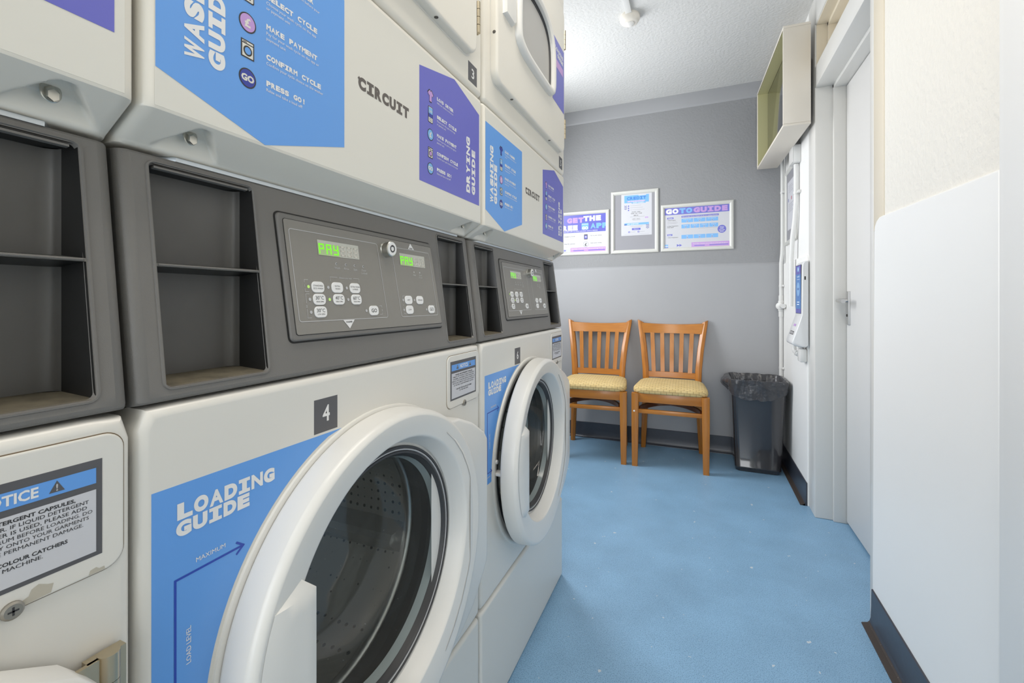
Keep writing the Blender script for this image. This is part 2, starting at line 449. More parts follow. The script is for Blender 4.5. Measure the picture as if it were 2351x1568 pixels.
# ------------------------------------------------------------------ stacked washer dryers
MW, MX, MD = 0.681, -0.464, -0.74
CX, CZ = 0.3295, 0.586                                   # centre of the porthole (local y, z)
FM = Fr((0, 0, 0), (0, 1, 0), (0, 0, 1), (1, 0, 0))      # machine front, looking at it
FDRY = Fr((0.007, 0, 0), (0, 1, 0), (0, 0, 1), (1, 0, 0))
CL = math.hypot(0.032, 0.243)
FC = Fr((-0.034, 0, 1.17), (0, 1, 0), (0.032, 0, -0.243), (0.243, 0, 0.032))   # console face, b = distance down from its top
FCU = Fr((-0.034, 0, 1.17), (0, 1, 0), (-0.032, 0, 0.243), (0.243, 0, 0.032))  # same, b upwards (negative numbers)

glass_m = bpy.data.materials.new('door_glass'); glass_m.use_nodes = True
nt = glass_m.node_tree; nt.nodes.remove(nt.nodes['Principled BSDF']); out = nt.nodes['Material Output']
lw = nt.nodes.new('ShaderNodeLayerWeight'); lw.inputs['Blend'].default_value = 0.5
pw = nt.nodes.new('ShaderNodeMath'); pw.operation = 'POWER'; pw.inputs[1].default_value = 4.0; nt.links.new(lw.outputs['Facing'], pw.inputs[0])
fre = nt.nodes.new('ShaderNodeMath'); fre.operation = 'MULTIPLY_ADD'; fre.inputs[1].default_value = 0.55; fre.inputs[2].default_value = 0.05; nt.links.new(pw.outputs[0], fre.inputs[0])
tr = nt.nodes.new('ShaderNodeBsdfTransparent'); tr.inputs[0].default_value = (0.86, 0.90, 0.90, 1)
gl = nt.nodes.new('ShaderNodeBsdfGlossy'); gl.inputs['Roughness'].default_value = 0.04
m1 = nt.nodes.new('ShaderNodeMixShader'); nt.links.new(fre.outputs[0], m1.inputs[0]); nt.links.new(tr.outputs[0], m1.inputs[1]); nt.links.new(gl.outputs[0], m1.inputs[2])
df = nt.nodes.new('ShaderNodeBsdfDiffuse'); df.inputs[0].default_value = (0.75, 0.75, 0.72, 1)
tcn = nt.nodes.new('ShaderNodeTexCoord'); nz = nt.nodes.new('ShaderNodeTexNoise'); nz.inputs['Scale'].default_value = 240; nz.inputs['Detail'].default_value = 2
rp = nt.nodes.new('ShaderNodeValToRGB'); rp.color_ramp.elements[0].position = 0.70; rp.color_ramp.elements[1].position = 0.78; rp.color_ramp.elements[0].color = (0.06, 0.06, 0.06, 1); rp.color_ramp.elements[1].color = (0.35, 0.35, 0.35, 1)  # dust specks over an even pale haze, mixed in to brighten the glass
nt.links.new(tcn.outputs['Object'], nz.inputs['Vector']); nt.links.new(nz.outputs[0], rp.inputs[0])
m2 = nt.nodes.new('ShaderNodeMixShader'); nt.links.new(rp.outputs[0], m2.inputs[0]); nt.links.new(m1.outputs[0], m2.inputs[1]); nt.links.new(df.outputs[0], m2.inputs[2]); nt.links.new(m2.outputs[0], out.inputs[0])

# perforated drum steel: rows of dark holes
drum_m = mat('perforated_drum', (140, 138, 136), 0.42, 0.8)
nt = drum_m.node_tree; pb = nt.nodes['Principled BSDF']
tcn = nt.nodes.new('ShaderNodeTexCoord'); vo = nt.nodes.new('ShaderNodeTexVoronoi'); vo.inputs['Scale'].default_value = 52; vo.inputs['Randomness'].default_value = 0.12
nt.links.new(tcn.outputs['Object'], vo.inputs['Vector'])
rp = nt.nodes.new('ShaderNodeValToRGB'); rp.color_ramp.elements[0].position = 0.16; rp.color_ramp.elements[1].position = 0.22
rp.color_ramp.elements[0].color = (0.01, 0.01, 0.01, 1); rp.color_ramp.elements[1].color = rgb(200, 198, 194)
nt.links.new(vo.outputs['Distance'], rp.inputs[0]); nt.links.new(rp.outputs[0], pb.inputs['Base Color'])


def soft_panel(m, outline, xf, r, xb, mt, hole=None, nb=4):
    """sheet-metal front with rounded edges; hole=(cy,cz,rad)"""
    rings = [[(xb, a, b) for a, b in outline]]
    for k in range(nb + 1):
        t = math.pi / 2 * k / nb; q = inset(outline, r * (1 - math.cos(t)))
        rings.append([(xf - r + r * math.sin(t), a, b) for a, b in q])
    q = inset(outline, r + .0006); rings.append([(xf, a, b) for a, b in q])
    if hole:
        ring = []
        for a, b in q:
            d = Vector((a - hole[0], b - hole[1])).normalized() * hole[2]; ring.append((xf, hole[0] + d.x, hole[1] + d.y))
        rings.append(ring); m.loft(rings, mt, True, True, False)
    else: m.loft(rings, mt, True, True, True)


def ray_outline(a0, b0, a1, b1, rc, c, n=160):
    base = rrect(a0, b0, a1, b1, rc, 8); out = []
    for k in range(n):
        t = 2 * math.pi * (k + 0.5) / n; d = Vector((math.cos(t), math.sin(t))); best = None
        for i in range(len(base)):
            p, q = Vector(base[i]), Vector(base[(i + 1) % len(base)]); e = q - p
            den = d.x * e.y - d.y * e.x
            if abs(den) < 1e-12: continue
            w = p - Vector(c); u = (w.x * e.y - w.y * e.x) / den; v = (w.x * d.y - w.y * d.x) / den
            if u > 0 and -1e-6 <= v <= 1 + 1e-6 and (best is None or u < best): best = u
        out.append((c[0] + d.x * best, c[1] + d.y * best))
    return out


def icons(A, cx, zs, washer):
    """shirt, payment unit, pound, washer, GO pictograms in a column"""
    ic1 = navy_v if washer else lilac_v; k = ink_black
    def shirt(m_, s_, l):
        pts = [(-.3, -1), (.3, -1), (.3, .2), (.62, -.02), (1, .42), (.42, 1), (.2, 1), (0, .8), (-.2, 1), (-.42, 1), (-1, .42), (-.62, -.02), (-.3, .2)]
        pts = [(p[0] * 1.25 if abs(p[0]) < .35 and p[1] < .5 else p[0], p[1]) for p in pts]
        A.shape([(cx + p[0] * s_ * .95, zs[0] + p[1] * s_ * 1.05) for p in pts], m_, l)
    shirt(k, 0.0112, 2); shirt(ic1, 0.0094, 3)
    A.rect(cx - .0078, zs[1] - .0150, cx + .0078, zs[1] + .0150, k, 2, .002); A.rect(cx - .0066, zs[1] - .0138, cx + .0066, zs[1] + .0138, white_v, 3, .0015)
    A.rect(cx - .0066, zs[1] - .0025, cx + .0066, zs[1] + .0128, sky_v, 4); A.rect(cx - .0066, zs[1] - .0055, cx + .0066, zs[1] + .0015, navy_v, 5)
    A.rect(cx - .0035, zs[1] - .0118, cx + .0035, zs[1] - .0075, ink_black, 4); A.rect(cx - .0027, zs[1] - .0110, cx + .0027, zs[1] - .0083, white_v, 5)
    A.text('GO', cx, zs[1] + .004, .004, white_v, 6, .03, 'c')
    A.disc(cx, zs[2], .0102, .0108, k, 2); A.disc(cx, zs[2], .0088, .0094, lilac_v if washer else sky_v, 3); A.text('£', cx, zs[2] - .0045, .009, white_v, 4, .04, 'c')
    A.rect(cx - .0078, zs[3] - .0098, cx + .0078, zs[3] + .0098, k, 2); A.rect(cx - .0064, zs[3] - .0084, cx + .0064, zs[3] + .0052, white_v, 3); A.rect(cx - .0064, zs[3] + .0064, cx + .0064, zs[3] + .0084, white_v, 3)
    A.disc(cx, zs[3] - .0016, .0052, .0056, k, 4); A.disc(cx, zs[3] - .0016, .0036, .0039, blue_v if washer else lilac_v, 5)
    A.rect(cx - .0055, zs[3] + .0068, cx - .001, zs[3] + .0077, k, 4)
    A.disc(cx, zs[4], .0102, .0108, k, 2); A.disc(cx, zs[4], .0088, .0094, navy_v if washer else sky_v, 3); A.text('GO', cx, zs[4] - .0033, .0066, white_v, 4, .05, 'c')


WASH_ROWS = [('LOAD WASHER', ['Put detergent in the drum before your', 'clothes']), ('SELECT CYCLE', ['Choose your wash cycle on the app', 'or payment unit']), ('MAKE PAYMENT', ['Pay for your wash cycle on the app or', 'payment unit']),
             ('CONFIRM CYCLE', ['Confirm your cycle choice on the washer']), ('PRESS GO!', ['Relax and take a load off!'])]
DRY_ROWS = [('LOAD DRYER', ['Add your clothes to the drum']), ('SELECT CYCLE', ['Choose your dry cycle on the app', 'or payment unit.']), ('MAKE PAYMENT', ['Pay for your dry cycle on the app or', 'payment unit.']),
            ('CONFIRM CYCLE', ['Confirm your cycle choice on the dryer']), ('PRESS GO!', ['Relax and take a load off!'])]
ROWZ = [1.4080, 1.3735, 1.3385, 1.3040, 1.2735]


def rows(A, ax, data):
    for (hd, body), z in zip(data, ROWZ):
        A.head(hd, ax, z - .0064, .0062, .0064, ink_white, 2, 0.05)
        for i, t in enumerate(body): A.text(t, ax, z - .0125 - i * .0060, .0034, ink_white, 2, 0.0)


DIG = {'P': 'abefg', 'A': 'abcefg', 'Y': 'bcdfg', '8': 'abcdefg'}


def seven(A, x, z, w, h, ch, m_, l):
    segs = {'a': ((0, 2), (1, 2)), 'b': ((1, 1), (1, 2)), 'c': ((1, 0), (1, 1)), 'd': ((0, 0), (1, 0)), 'e': ((0, 0), (0, 1)), 'f': ((0, 1), (0, 2)), 'g': ((0, 1), (1, 1))}
    for s_ in DIG[ch]:
        p, q = segs[s_]; A.line([(x + p[0] * w, z + p[1] * h / 2), (x + q[0] * w, z + q[1] * h / 2)], .0017, m_, l)


NOTICE = [('• PLEASE USE DETERGENT CAPSULES,', 1), ('TABLETS, OR POWDER. IF LIQUID DETERGENT', 0), ('OR FABRIC SOFTENER IS USED, PLEASE ADD', 0), ('DIRECTLY INTO THE DRUM BEFORE LOADING. DO', 0), ('NOT POUR IT DIRECTLY ONTO YOUR GARMENTS', 0), ('AS THIS WILL CAUSE PERMANENT DAMAGE.', 0), None, ('• DO NOT USE COLOUR CATCHERS', 1), ('IN THIS MACHINE.', 1)]


def machine(yoff, dn, wn, label, ajar, shift=0.0, worn=False):
    up = 0.012 if worn else 0.0
    root = empty('stacked_washer_dryer', (MX, yoff, 0))
    tag(root, label, 'washing machine', 'stacked washer dryers in a row')
    # ---- washer cabinet
    m = M()
    ol = ray_outline(0.001, 0.2965, MW, 0.9205, 0.012, (CX, CZ))
    soft_panel(m, ol, 0.0, 0.009, MD, enamel, (CX, CZ, 0.240))
    soft_panel(m, rrect(0.001, 0.0, MW, 0.2905, 0.010), 0.0, 0.009, MD, enamel)
    m.box(MD, -0.09, 0.004, MW - 0.003, 0.9205, 1.17, enamel)
    m.box(MD + 0.01, -0.016, 0.006, MW - 0.005, 0.285, 0.30, groove_m)
    m.lathe((0, CX, CZ), (1, 0, 0), [(-0.001, 0.2665), (0.003, 0.2655), (0.0045, 0.262), (0.0035, 0.250), (-0.002, 0.243), (-0.02, 0.238), (-0.05, 0.236)], enamel, 96)
    m.build('washer_cabinet', root)
    # ---- bellows and drum
    m = M(); m.lathe((0, CX, CZ), (1, 0, 0), [(-0.012, 0.2365), (-0.004, 0.228), (-0.006, 0.216), (-0.022, 0.206), (-0.030, 0.214), (-0.048, 0.212), (-0.055, 0.198), (-0.075, 0.196)], rubber_m, 72); m.build('door_bellows', root)
    m = M(); m.lathe((0, CX, CZ), (1, 0, 0), [(-0.070, 0.200), (-0.074, 0.205), (-0.085, 0.225), (-0.10, 0.232), (-0.40, 0.232), (-0.415, 0.225), (-0.415, 0.10), (-0.395, 0.06), (-0.39, 0.0005)], drum_m, 72)
    m.lathe((0, CX, CZ), (1, 0, 0), [(-.088 + .012 * math.cos(t), .205 + .012 * math.sin(t)) for t in [2 * math.pi * k / 14 for k in range(15)]], steel_m, 72)
    dr = m.build('drum', root)
    for k in range(3):
        t = math.radians(-18 + 120 * k); m = M()
        c = Vector((0, CX + math.cos(t) * 0.2, CZ + math.sin(t) * 0.2)); rad = Vector((0, math.cos(t), math.sin(t))); tan = Vector((0, -math.sin(t), math.cos(t)))
        rings = []
        for x, sc in ((-0.105, 0.5), (-0.115, 0.9), (-0.2, 1), (-0.36, 1), (-0.40, 0.6)):
            rings.append([c + Vector((x, 0, 0)) + tan * (a * sc) + rad * (0.036 - b * sc) for a, b in ((-0.035, 0), (-0.022, 0.03), (-0.012, 0.055), (0, 0.062), (0.012, 0.055), (0.022, 0.03), (0.035, 0))])
        m.loft(rings, lifter_m, False, True, True); m.build('lifter', dr)
    # ---- washer door: part origin at the hinge line
    hx, hy = 0.020, 0.640
    F = Fr((-hx, -hy, 0), (0, 1, 0), (0, 0, 1), (1, 0, 0))
    C = (-hx, CX - hy, CZ); dz = 0.010
    m = M()
    m.lathe(C, (1, 0, 0), [(0.0055, 0.235), (0.0055, 0.2605), (0.007, 0.2620), (0.010, 0.2625), (0.0115, 0.2625), (0.0385, 0.2608), (0.0400, 0.2604), (0.0425, 0.2592), (0.0460, 0.2570), (0.0480, 0.2540), (0.0486, 0.2510, 0.001), (0.04865, 0.2500, 0.001), (0.0462, 0.230, 0.006), (0.0440, 0.2112, dz), (0.0438, 0.2102, dz), (0.0430, 0.2085, dz), (0.0405, 0.2068, dz), (0.036, 0.2050, dz), (0.010, 0.1935, dz), (0.010, 0.188, dz), (0.0055, 0.188, dz)], door_plastic, 128)
    # hinge cheek: the ring runs out to a straight upright edge on the hinge side
    pts = []
    for t in range(58, -59, -4): pass
    outl = [(0.470, 0.796), (0.520, 0.792), (0.575, 0.770), (0.628, 0.738), (0.6425, 0.720), (0.6440, 0.700), (0.6440, 0.470), (0.640, 0.452), (0.628, 0.436), (0.575, 0.392), (0.520, 0.368), (0.470, 0.360)]
    inn = [(CX + 0.232 * math.cos(math.atan2(b - CZ, a - CX)), CZ + 0.003 + 0.232 * math.sin(math.atan2(b - CZ, a - CX))) for a, b in outl]
    lv = []
    n_ = len(outl)
    for (o_, d) in ((0.0, 0.006), (0.0, 0.035), (0.0005, 0.0365), (0.0025, 0.0388), (0.006, 0.0396), (0.008, 0.0398)):
        lv.append([F.at(a + (CX - a) * o_ / 0.28, b + (CZ - b) * o_ / 0.28, d) for a, b in outl])
    lv.append([F.at(a, b, 0.0475) for a, b in inn])
    m.loft(lv, door_plastic, False)
    m.poly([F.at(a, b, 0.006) for a, b in outl], door_plastic)
    d_o = m.build('washer_door', root, 40)
    d_o.location = (hx, hy, 0); d_o.rotation_euler = (0, 0, math.radians(ajar))
    m = M(); Cg = (-hx, CX - hy, CZ + dz)
    m.lathe(Cg, (1, 0, 0), [(0.0115, 0.1895), (0.014, 0.1885), (0.014, 0.185), (0.011, 0.1845), (0.011, 0.181), (0.0125, 0.180), (0.0125, 0.177), (0.009, 0.176), (0.004, 0.172), (0.000, 0.1715)], rubber_m, 96)
    m.lathe(Cg, (1, 0, 0), [(0.0105, 0.1848), (0.0128, 0.1840), (0.0128, 0.1822), (0.0105, 0.1812)], ink_grey, 96)
    m.build('glass_seal', d_o)
    m = M(); m.lathe(Cg, (1, 0, 0), [(0.0085, 0.1765), (0.004, 0.173), (-0.02, 0.168), (-0.055, 0.158), (-0.078, 0.146), (-0.090, 0.130), (-0.096, 0.105), (-0.098, 0.06), (-0.099, 0.0005)], glass_m, 96); m.build('door_glass', d_o)
    m = M(); m.lathe(Cg, (1, 0, 0), [(.0045, .1735), (-.002, .1712), (-.010, .1690), (-.012, .1672), (-.006, .1690), (.002, .1712)], mat('milky_glass_edge', (150, 160, 160), 0.12), 96); m.build('glass_rim', d_o)
    # recessed scoop handle across the left of the opening
    m = M()
    zt, zb, ey, rr, czz = 0.684, 0.480, 0.156, 0.2465, CZ + 0.004
    def ringd(a, b):                                      # depth of the sloping ring face
        r_ = math.hypot(a - CX, b - czz); return 0.0440 + (0.0486 - 0.0440) * max(0, min(1, (r_ - 0.211) / 0.040))
    rows_h = []
    zs = [zt + (zb - zt) * k / 12 for k in range(13)]
    for k in range(-1, 14):
        row = []
        z_ = zs[max(0, min(12, k))]; al = CX - math.sqrt(rr * rr - (z_ - czz) ** 2)
        for q in (0, .2, .4, .6, .8, .95, 1.0):
            if k in (-1, 13):
                a = al + (ey - .017 - al) * q; b = z_ + (.017 if k < 0 else -.017) * q; row.append(F.at(a, b, ringd(a, b) - .0008))
            else:
                a = al + (ey - al) * q; row.append(F.at(a, z_, 0.0486 + 0.0034 * min(1, q / .3) - (.0016 if q == 1.0 else 0)))
        row.append(F.at(ey - (.017 if k in (-1, 13) else 0), row[-1].z, 0.016)); rows_h.append(row)
    m.loft(rows_h, door_plastic, False)
    m.build('door_handle', d_o)
    for z0 in (0.66, 0.46):
        m = M()
        for q in (0.0, 0.0228, 0.0456): m.lathe((-0.012, 0.018, z0 + q), (0, 0, 1), [(0, 0.0075), (0.0224, 0.0075)], brass_m, 16, cap0=True, cap1=True)
        m.box(-0.0205, -0.0115, 0.004, 0.030, z0 + .001, z0 + 0.067, brass_m); m.box(-0.014, -0.010, -0.012, 0.018, z0 + .001, z0 + 0.067, brass_m)
        hg = m.build('hinge', root); hg.location = (hx + 0.004, hy, 0.0)
    if ajar:
        m = M(); m.box(-0.002, 0.022, 0.075, 0.100, 0.586, 0.594, ink_white, 0.002); m.build('door_latch', root)
        m = M(); m.tube([(0.0, 0.080, 0.62), (0.007, 0.080, 0.62)], 0.005, ink_white); m.build('door_switch_pin', root)
    # ---- control console
    m = M(); a_ = [0.012, 0.0265, 0.1355, 0.5475, 0.6565, MW - 0.011]; s_ = [0.008, 0.014, 0.2345, 0.2425]
    for i in range(5):
        for j in range(3):
            if j == 1 and i in (1, 3):
                m.poly([FC.at(a, b) for a, b in ((a_[i], .1143), (a_[i + 1], .1143), (a_[i + 1], .1172), (a_[i], .1172))], console_m); continue
            m.poly([FC.at(a, b) for a, b in ((a_[i], s_[j]), (a_[i + 1], s_[j]), (a_[i + 1], s_[j + 1]), (a_[i], s_[j + 1]))], console_m)
    left = [(0.012 - 0.011 * math.sin(math.pi / 2 * k / 5), -0.011 * (1 - math.cos(math.pi / 2 * k / 5))) for k in range(5, -1, -1)]
    right = [(MW - q[0] + 0.001, q[1]) for q in left[::-1]]
    tp = ((0.0045, -0.06), (0.0045, -0.005), (0.0055, -0.0015), (0.008, 0)); bt = ((0.2425, 0), (0.2455, -0.001), (0.2475, -0.004), (0.2475, -0.06))
    for pr in (tp, bt): m.loft([[FC.at(a, b, d + e) for b, e in pr] for a, d in left + right], console_m, False)
    for cl in (left, right): m.loft([[FC.at(a, b, d) for b in (0.008, 0.2425)] for a, d in cl], console_m, False)
    for a, d in (left[0], right[-1]): m.loft([[FC.at(a, b, d) for b in (0.0045, 0.2475)], [(-0.30, a, FC.at(a, b).z) for b in (0.0045, 0.2475)]], console_m, False)
    con = m.build('control_console', root, 30)
    for i in (1, 3):                                      # detergent trays each side of the panel
        m = M(); a0, a1 = a_[i], a_[i + 1]; xb = -0.058
        for b0, b1, low in ((0.014, 0.1143, 0), (0.1172, 0.2345, 1)):
            zt = FC.at(a0, b0).z - 0.004; zb = FC.at(a0, b1).z + (0.004 if low else 0.003)
            o_ = [FC.at(a0, b0), FC.at(a1, b0), FC.at(a1, b1), FC.at(a0, b1)]
            r_ = 0.012; ai, bi = a0 + 0.003, a1 - 0.005
            bk = [(xb, ai, zt), (xb, bi - r_, zt), (xb, bi - r_, zb), (xb, ai, zb)]
            m.poly(bk, tray_m)
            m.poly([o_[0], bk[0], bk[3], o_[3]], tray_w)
            rings = []
            for k in range(5):
                t = math.pi / 2 * k / 4; y_ = bi - r_ + r_ * math.sin(t); x_ = xb + r_ * (1 - math.cos(t))
                rings.append([(x_, y_, zt), (x_, y_, zb)])
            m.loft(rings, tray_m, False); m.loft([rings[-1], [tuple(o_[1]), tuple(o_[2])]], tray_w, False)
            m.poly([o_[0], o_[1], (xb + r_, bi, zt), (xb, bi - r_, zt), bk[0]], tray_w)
            m.poly([o_[3], o_[2], (xb + r_, bi, zb), (xb, bi - r_, zb), bk[3]], tray_dust if low else tray_m)
        pts = rrect(a0 - .0005, 0.0135, a1 + .0005, 0.235, 0.006, 4)
        q1, q2 = inset(pts, -0.0032), inset(pts, 0.0012)
        m.loft([[FC.at(a, b, -0.001) for a, b in q1], [FC.at(a, b, 0.0012) for a, b in inset(pts, -0.0024)], [FC.at(a, b, 0.0014) for a, b in inset(pts, -0.0008)], [FC.at(a, b, -0.0006) for a, b in pts], [FC.at(a, b, -0.003) for a, b in q2]], console_m, True)
        m.prism(FC, rrect(a0 + 0.001, .1146, a1 - .001, .1168, .0005, 2), -0.010, 0.0012, console_m, 0.0008)
        m.prism(FC, [(a0 + .004, .0165), (a1 - .006, .0165), (a1 - .006, .0185), (a0 + .004, .0185)], -.004, 0.0008, console_m)
        m.build('detergent_tray', root)
    # ---- control panel with print, displays, keys, key switch
    def lean(a, b): return (a + (b - 0.12) * (0.03 if a < 0.35 else 0.075), b)
    m = M(); outer = [lean(a, b) for a, b in rrect(0.1665, 0.0375, 0.5215, 0.2035, 0.006)]
    m.prism(FC, inset(outer, -0.0022), -0.001, 0.0006, groove_m)
    m.prism(FC, outer, 0.0, 0.0042, console_m, 0.0025, 3)
    ov = [lean(a, b) for a, b in rrect(0.1735, 0.0445, 0.5175, 0.1965, 0.004)]
    m.prism(FC, ov, 0.0, 0.0046, groove_m); m.prism(FC, inset(ov, 0.0008), 0.0, 0.0050, overlay_m)
    pan = m.build('control_panel', root)
    FP = Fr(FCU.at(0, 0, 0.0052), FCU.u, FCU.v, FCU.n)
    A = Art(FP)
    def ru(p): return [(a, -b) for a, b in p]
    A.outline(ru([lean(a, b) for a, b in rrect(0.180, 0.0570, 0.3545, 0.1795, 0.004)]), 0.0009, ink_grey)
    A.outline(ru([lean(a, b) for a, b in rrect(0.3905, 0.0575, 0.5070, 0.1798, 0.004)]), 0.0009, ink_grey)
    A.shape([(.2579, -.1797), (.2807, -.1797), (.2695, -.1924)], ink_white, 2); A.text('WASHER', .2693, -.1838, .0022, ink_black, 3, 0.02, 'c')
    A.shape([(.4348, -.0568), (.4532, -.0568), (.4435, -.0456)], ink_white, 2); A.text('DRYER', .4440, -.0560, .0022, ink_black, 3, 0.02, 'c')
    for a, t in ((.2555, 'Wash'), (.2741, 'Rinse'), (.2925, 'Spin'), (.3112, 'Door')):
        A.disc(a, -.0980, .0019, .0019, ink_grey, 1, 14); A.disc(a + .0005, -.0980, .0011, .0011, ink_dgrey, 2, 12); A.text(t, a + .001, -.1055, .0032, ink_grey, 1, 0, 'c')
    A.text('Locked', .3122, -.1100, .0032, ink_grey, 1, 0, 'c')
    for a, t in ((.4459, 'Heat'), (.4641, 'Cool')): A.disc(a, -.0986, .0016, .0016, ink_grey, 1, 12); A.text(t, a + .001, -.1052, .0029, ink_grey, 1, 0, 'c')
    A.text('Down', .4655, -.1092, .0029, ink_grey, 1, 0, 'c')
    A.text('Enhance your wash', .2710, -.1192, .0022, ink_grey, 1, 0.01, 'c')
    A.line([(.2405, -.1235), (.2405, -.1178), (.2545, -.1178)], .0005, ink_grey); A.line([(.2870, -.1178), (.2985, -.1178), (.2985, -.1235)], .0005, ink_grey)
    for (x, y0_, y1_, d_, t, ty) in ((.1955, -.1235, -.1395, 1, '1', -.1330), (.1958, -.1425, -.1745, 1, '2', -.1605), (.3455, -.1600, -.1735, -1, '3', -.1685), (.4035, -.1430, -.1745, 1, '1', -.1605), (.5030, -.1610, -.1740, -1, '2', -.1690)):
        ln = .006 * d_
        A.line([(x + ln, y0_), (x, y0_), (x, ty + .006)], .0005, ink_grey); A.line([(x, ty - .0025), (x, y1_), (x + ln, y1_)], .0005, ink_grey); A.text(t, x, ty, .003, ink_grey, 1, 0.01, 'c')
    leds = [(.2015, -.1328, 1), (.2358, -.1328, 0), (.2712, -.1328, 0), (.2018, -.1498, 0), (.2362, -.1498, 1), (.2720, -.1498, 0), (.2018, -.1670, 0), (.3085, -.1670, 0), (.4032 + .001, -.1502, 0), (.4375, -.1502, 0), (.4038, -.1675, 0), (.4735, -.1680, 0)]
    for a, b, on in leds: A.disc(a, b, .0022, .0022, led_on if on else ink_grey, 2, 14)
    A.build('panel_print', pan)
    keys = [(.2173, -.1330, ['STANDARD', 'ECO WASH']), (.2525, -.1327, ['EXTRA', 'WASH']), (.2881, -.1327, ['EXTRA WASH', '& RINSE']), (.2179, -.1498, ['30°C', 'HIGH SPIN']), (.2535, -.1497, ['40°C', 'HIGH SPIN']), (.2887, -.1498, ['60°C', 'HIGH SPIN']), (.2180, -.1670, ['30°C', 'LOW SPIN']), (.3253, -.1672, ['GO']),
            (.4198, -.1502, ['HOT']), (.4543, -.1504, ['MEDIUM']), (.4203, -.1676, ['LOW']), (.4899, -.1680, ['GO'])]
    for a, b, t in keys:
        m = Art(FP); m.recalc = False
        o_ = rrect(a - .0108, b - .0076, a + .0108, b + .0076, .0060, 5)
        M.prism(m, FP, o_, 0, .0010, ink_white, .0006); L = 1; m.base = .0010
        if t == ['GO']: m.text('GO', a, b - .0028, .0058, ink_black, L, .01, 'c')
        elif t[0].endswith('C'): m.text(t[0], a, b - .0004, .0048, ink_black, L, .0, 'c'); m.text(t[1], a, b - .0042, .0019, ink_black, L, 0, 'c')
        elif len(t) == 2: m.text(t[0], a, b + .0008, .0022, ink_dgrey, L, .0, 'c'); m.text(t[1], a, b - .0030, .0022, ink_dgrey, L, .0, 'c')
        else: m.text(t[0], a, b - .0013, .0026, ink_dgrey, L, .0, 'c')
        m.build('button', pan)
    for a0, a1, b0, b1 in ((.2240, .3046, -.0876, -.0662), (.4073, .4844, -.0884, -.0666)):
        A = Art(FP); A.rect(a0, b0, a1, b1, lcd_m, 1); n_ = 6; st = (a1 - a0) / n_
        A.rect(a0, b0, a0 + st * 3, b0 + .017, lcd_glow, 2)
        for k, ch in enumerate('PAY888'): seven(A, a0 + st * k + st * .2, b0 + .003, st * .55, .0125, ch, lcd_on if k < 3 else lcd_off, 3)
        A.build('display', pan)
    m = M(); o_ = FC.at(.3719, .0655, .0); m.lathe(o_, FC.n, [(0, .0145), (.004, .0143), (.006, .0128), (.017, .0128), (.018, .0118)], silver_m, 32, cap1=True)
    m.lathe(o_ + FC.n * .0181, FC.n, [(0, .0112), (.0006, .0105)], ink_white, 32, cap1=True)
    m.lathe(o_ + FC.n * .0189, FC.n, [(0, .0062), (.0003, .0060), (.0003, .0042), (0, .0040)], ink_black, 28)
    m.prism(Fr(o_ + FC.n * .0189, FC.u, -FC.v, FC.n), [(-.0009, .003), (.0009, .003), (.0009, .008), (-.0009, .008)], 0, .0004, ink_black)
    m.build('key_switch', root)
    # ---- dryer lower panel with the folded lip
    bl = (.0590, .6350); bz = 1.183
    cols = sorted(set([round(0.001 + .011 * (1 - math.cos(math.pi / 2 * k / 5)), 5) for k in range(6)] + [round(MW - .011 * (1 - math.cos(math.pi / 2 * k / 5)), 5) for k in range(6)] + [.10 + .05 * k for k in range(10)] + [round(b + d * .00135, 5) for b in bl for d in range(-34, 35) if .013 < b + d * .00135 < MW - .013]))
    prof = [(MD, 1.4825), (-.004, 1.4825), (.002, 1.4815), (.0055, 1.4785), (.007, 1.474), (.007, 1.36), (.007, 1.21), (.007, 1.199), (.0062, 1.1968)]
    nl = 28
    lipn = Vector((.0245, 0, -.041)).normalized()
    for k in range(1, nl + 1): prof.append((.0062 - .0402 * k / nl, 1.1968 - .0243 * k / nl))
    prof += [(-.0365, 1.1700), (-.0400, 1.1690), (MD, 1.1690)]
    rings = []
    for y in cols:
        d = min(y - .001, MW - y); sh = .011 - math.sqrt(max(0, .011 ** 2 - (.011 - d) ** 2)) if d < .011 else 0
        ring = []
        for i, (x, z) in enumerate(prof):
            xx, zz = x - (sh if 1 <= i <= len(prof) - 2 else 0), z
            if 9 <= i < 9 + nl:
                k = (i - 8) / nl
                for b in bl:
                    u = abs(y - b - .002); wd = .004 + .036 * k * .92
                    f = max(0, min(1, (wd - u) / .009)) ; f = f * f * (3 - 2 * f)
                    g = max(0, min(1, (k - .10) / .16)); g *= max(0, min(1, (1.0 - k) / .30))
                    p_ = Vector((xx, y, zz)) - lipn * .0125 * f * g; xx, zz = p_.x, p_.z
            ring.append((xx, y, zz))
        rings.append(ring)
    m = M(); m.loft(rings, cream_panel, False)
    m.poly(rings[0], cream_panel); m.poly(rings[-1][::-1], cream_panel)
    m.build('dryer_panel', root, 30)
    for b in bl:
        m = M(); o_ = Vector((-.0175, b, bz)) - lipn * 0.009; ax = Vector((.8, 0, -.6)).normalized()
        m.lathe(o_, ax, [(0, .0086), (.0014, .0086), (.0020, .0076)], silver_m, 24, cap1=True)
        m.lathe(o_ + ax * .0018, ax, [(0, .0060), (.0042, .0060), (.0052, .0050)], silver_m, 6, cap1=True); m.build('bolt', root, 25)
    m = M(); m.prism(Fr((0, 0, 1.1642), (0, 1, 0), (1, 0, 0), (0, 0, 1)), [(.040, -.052), (.648, -.052), (.636, -.0335), (.052, -.0335)], 0, .0046, galv_m, .0008); m.build('metal_strip', root)
    # ---- prints on the dryer panel
    A = Art(FDRY); A.sheet([(.0105, 1.1995), (.6715, 1.1995), (.6715, 1.472), (.0105, 1.472)], white_v, .0004)
    A.build('white_decal', root)
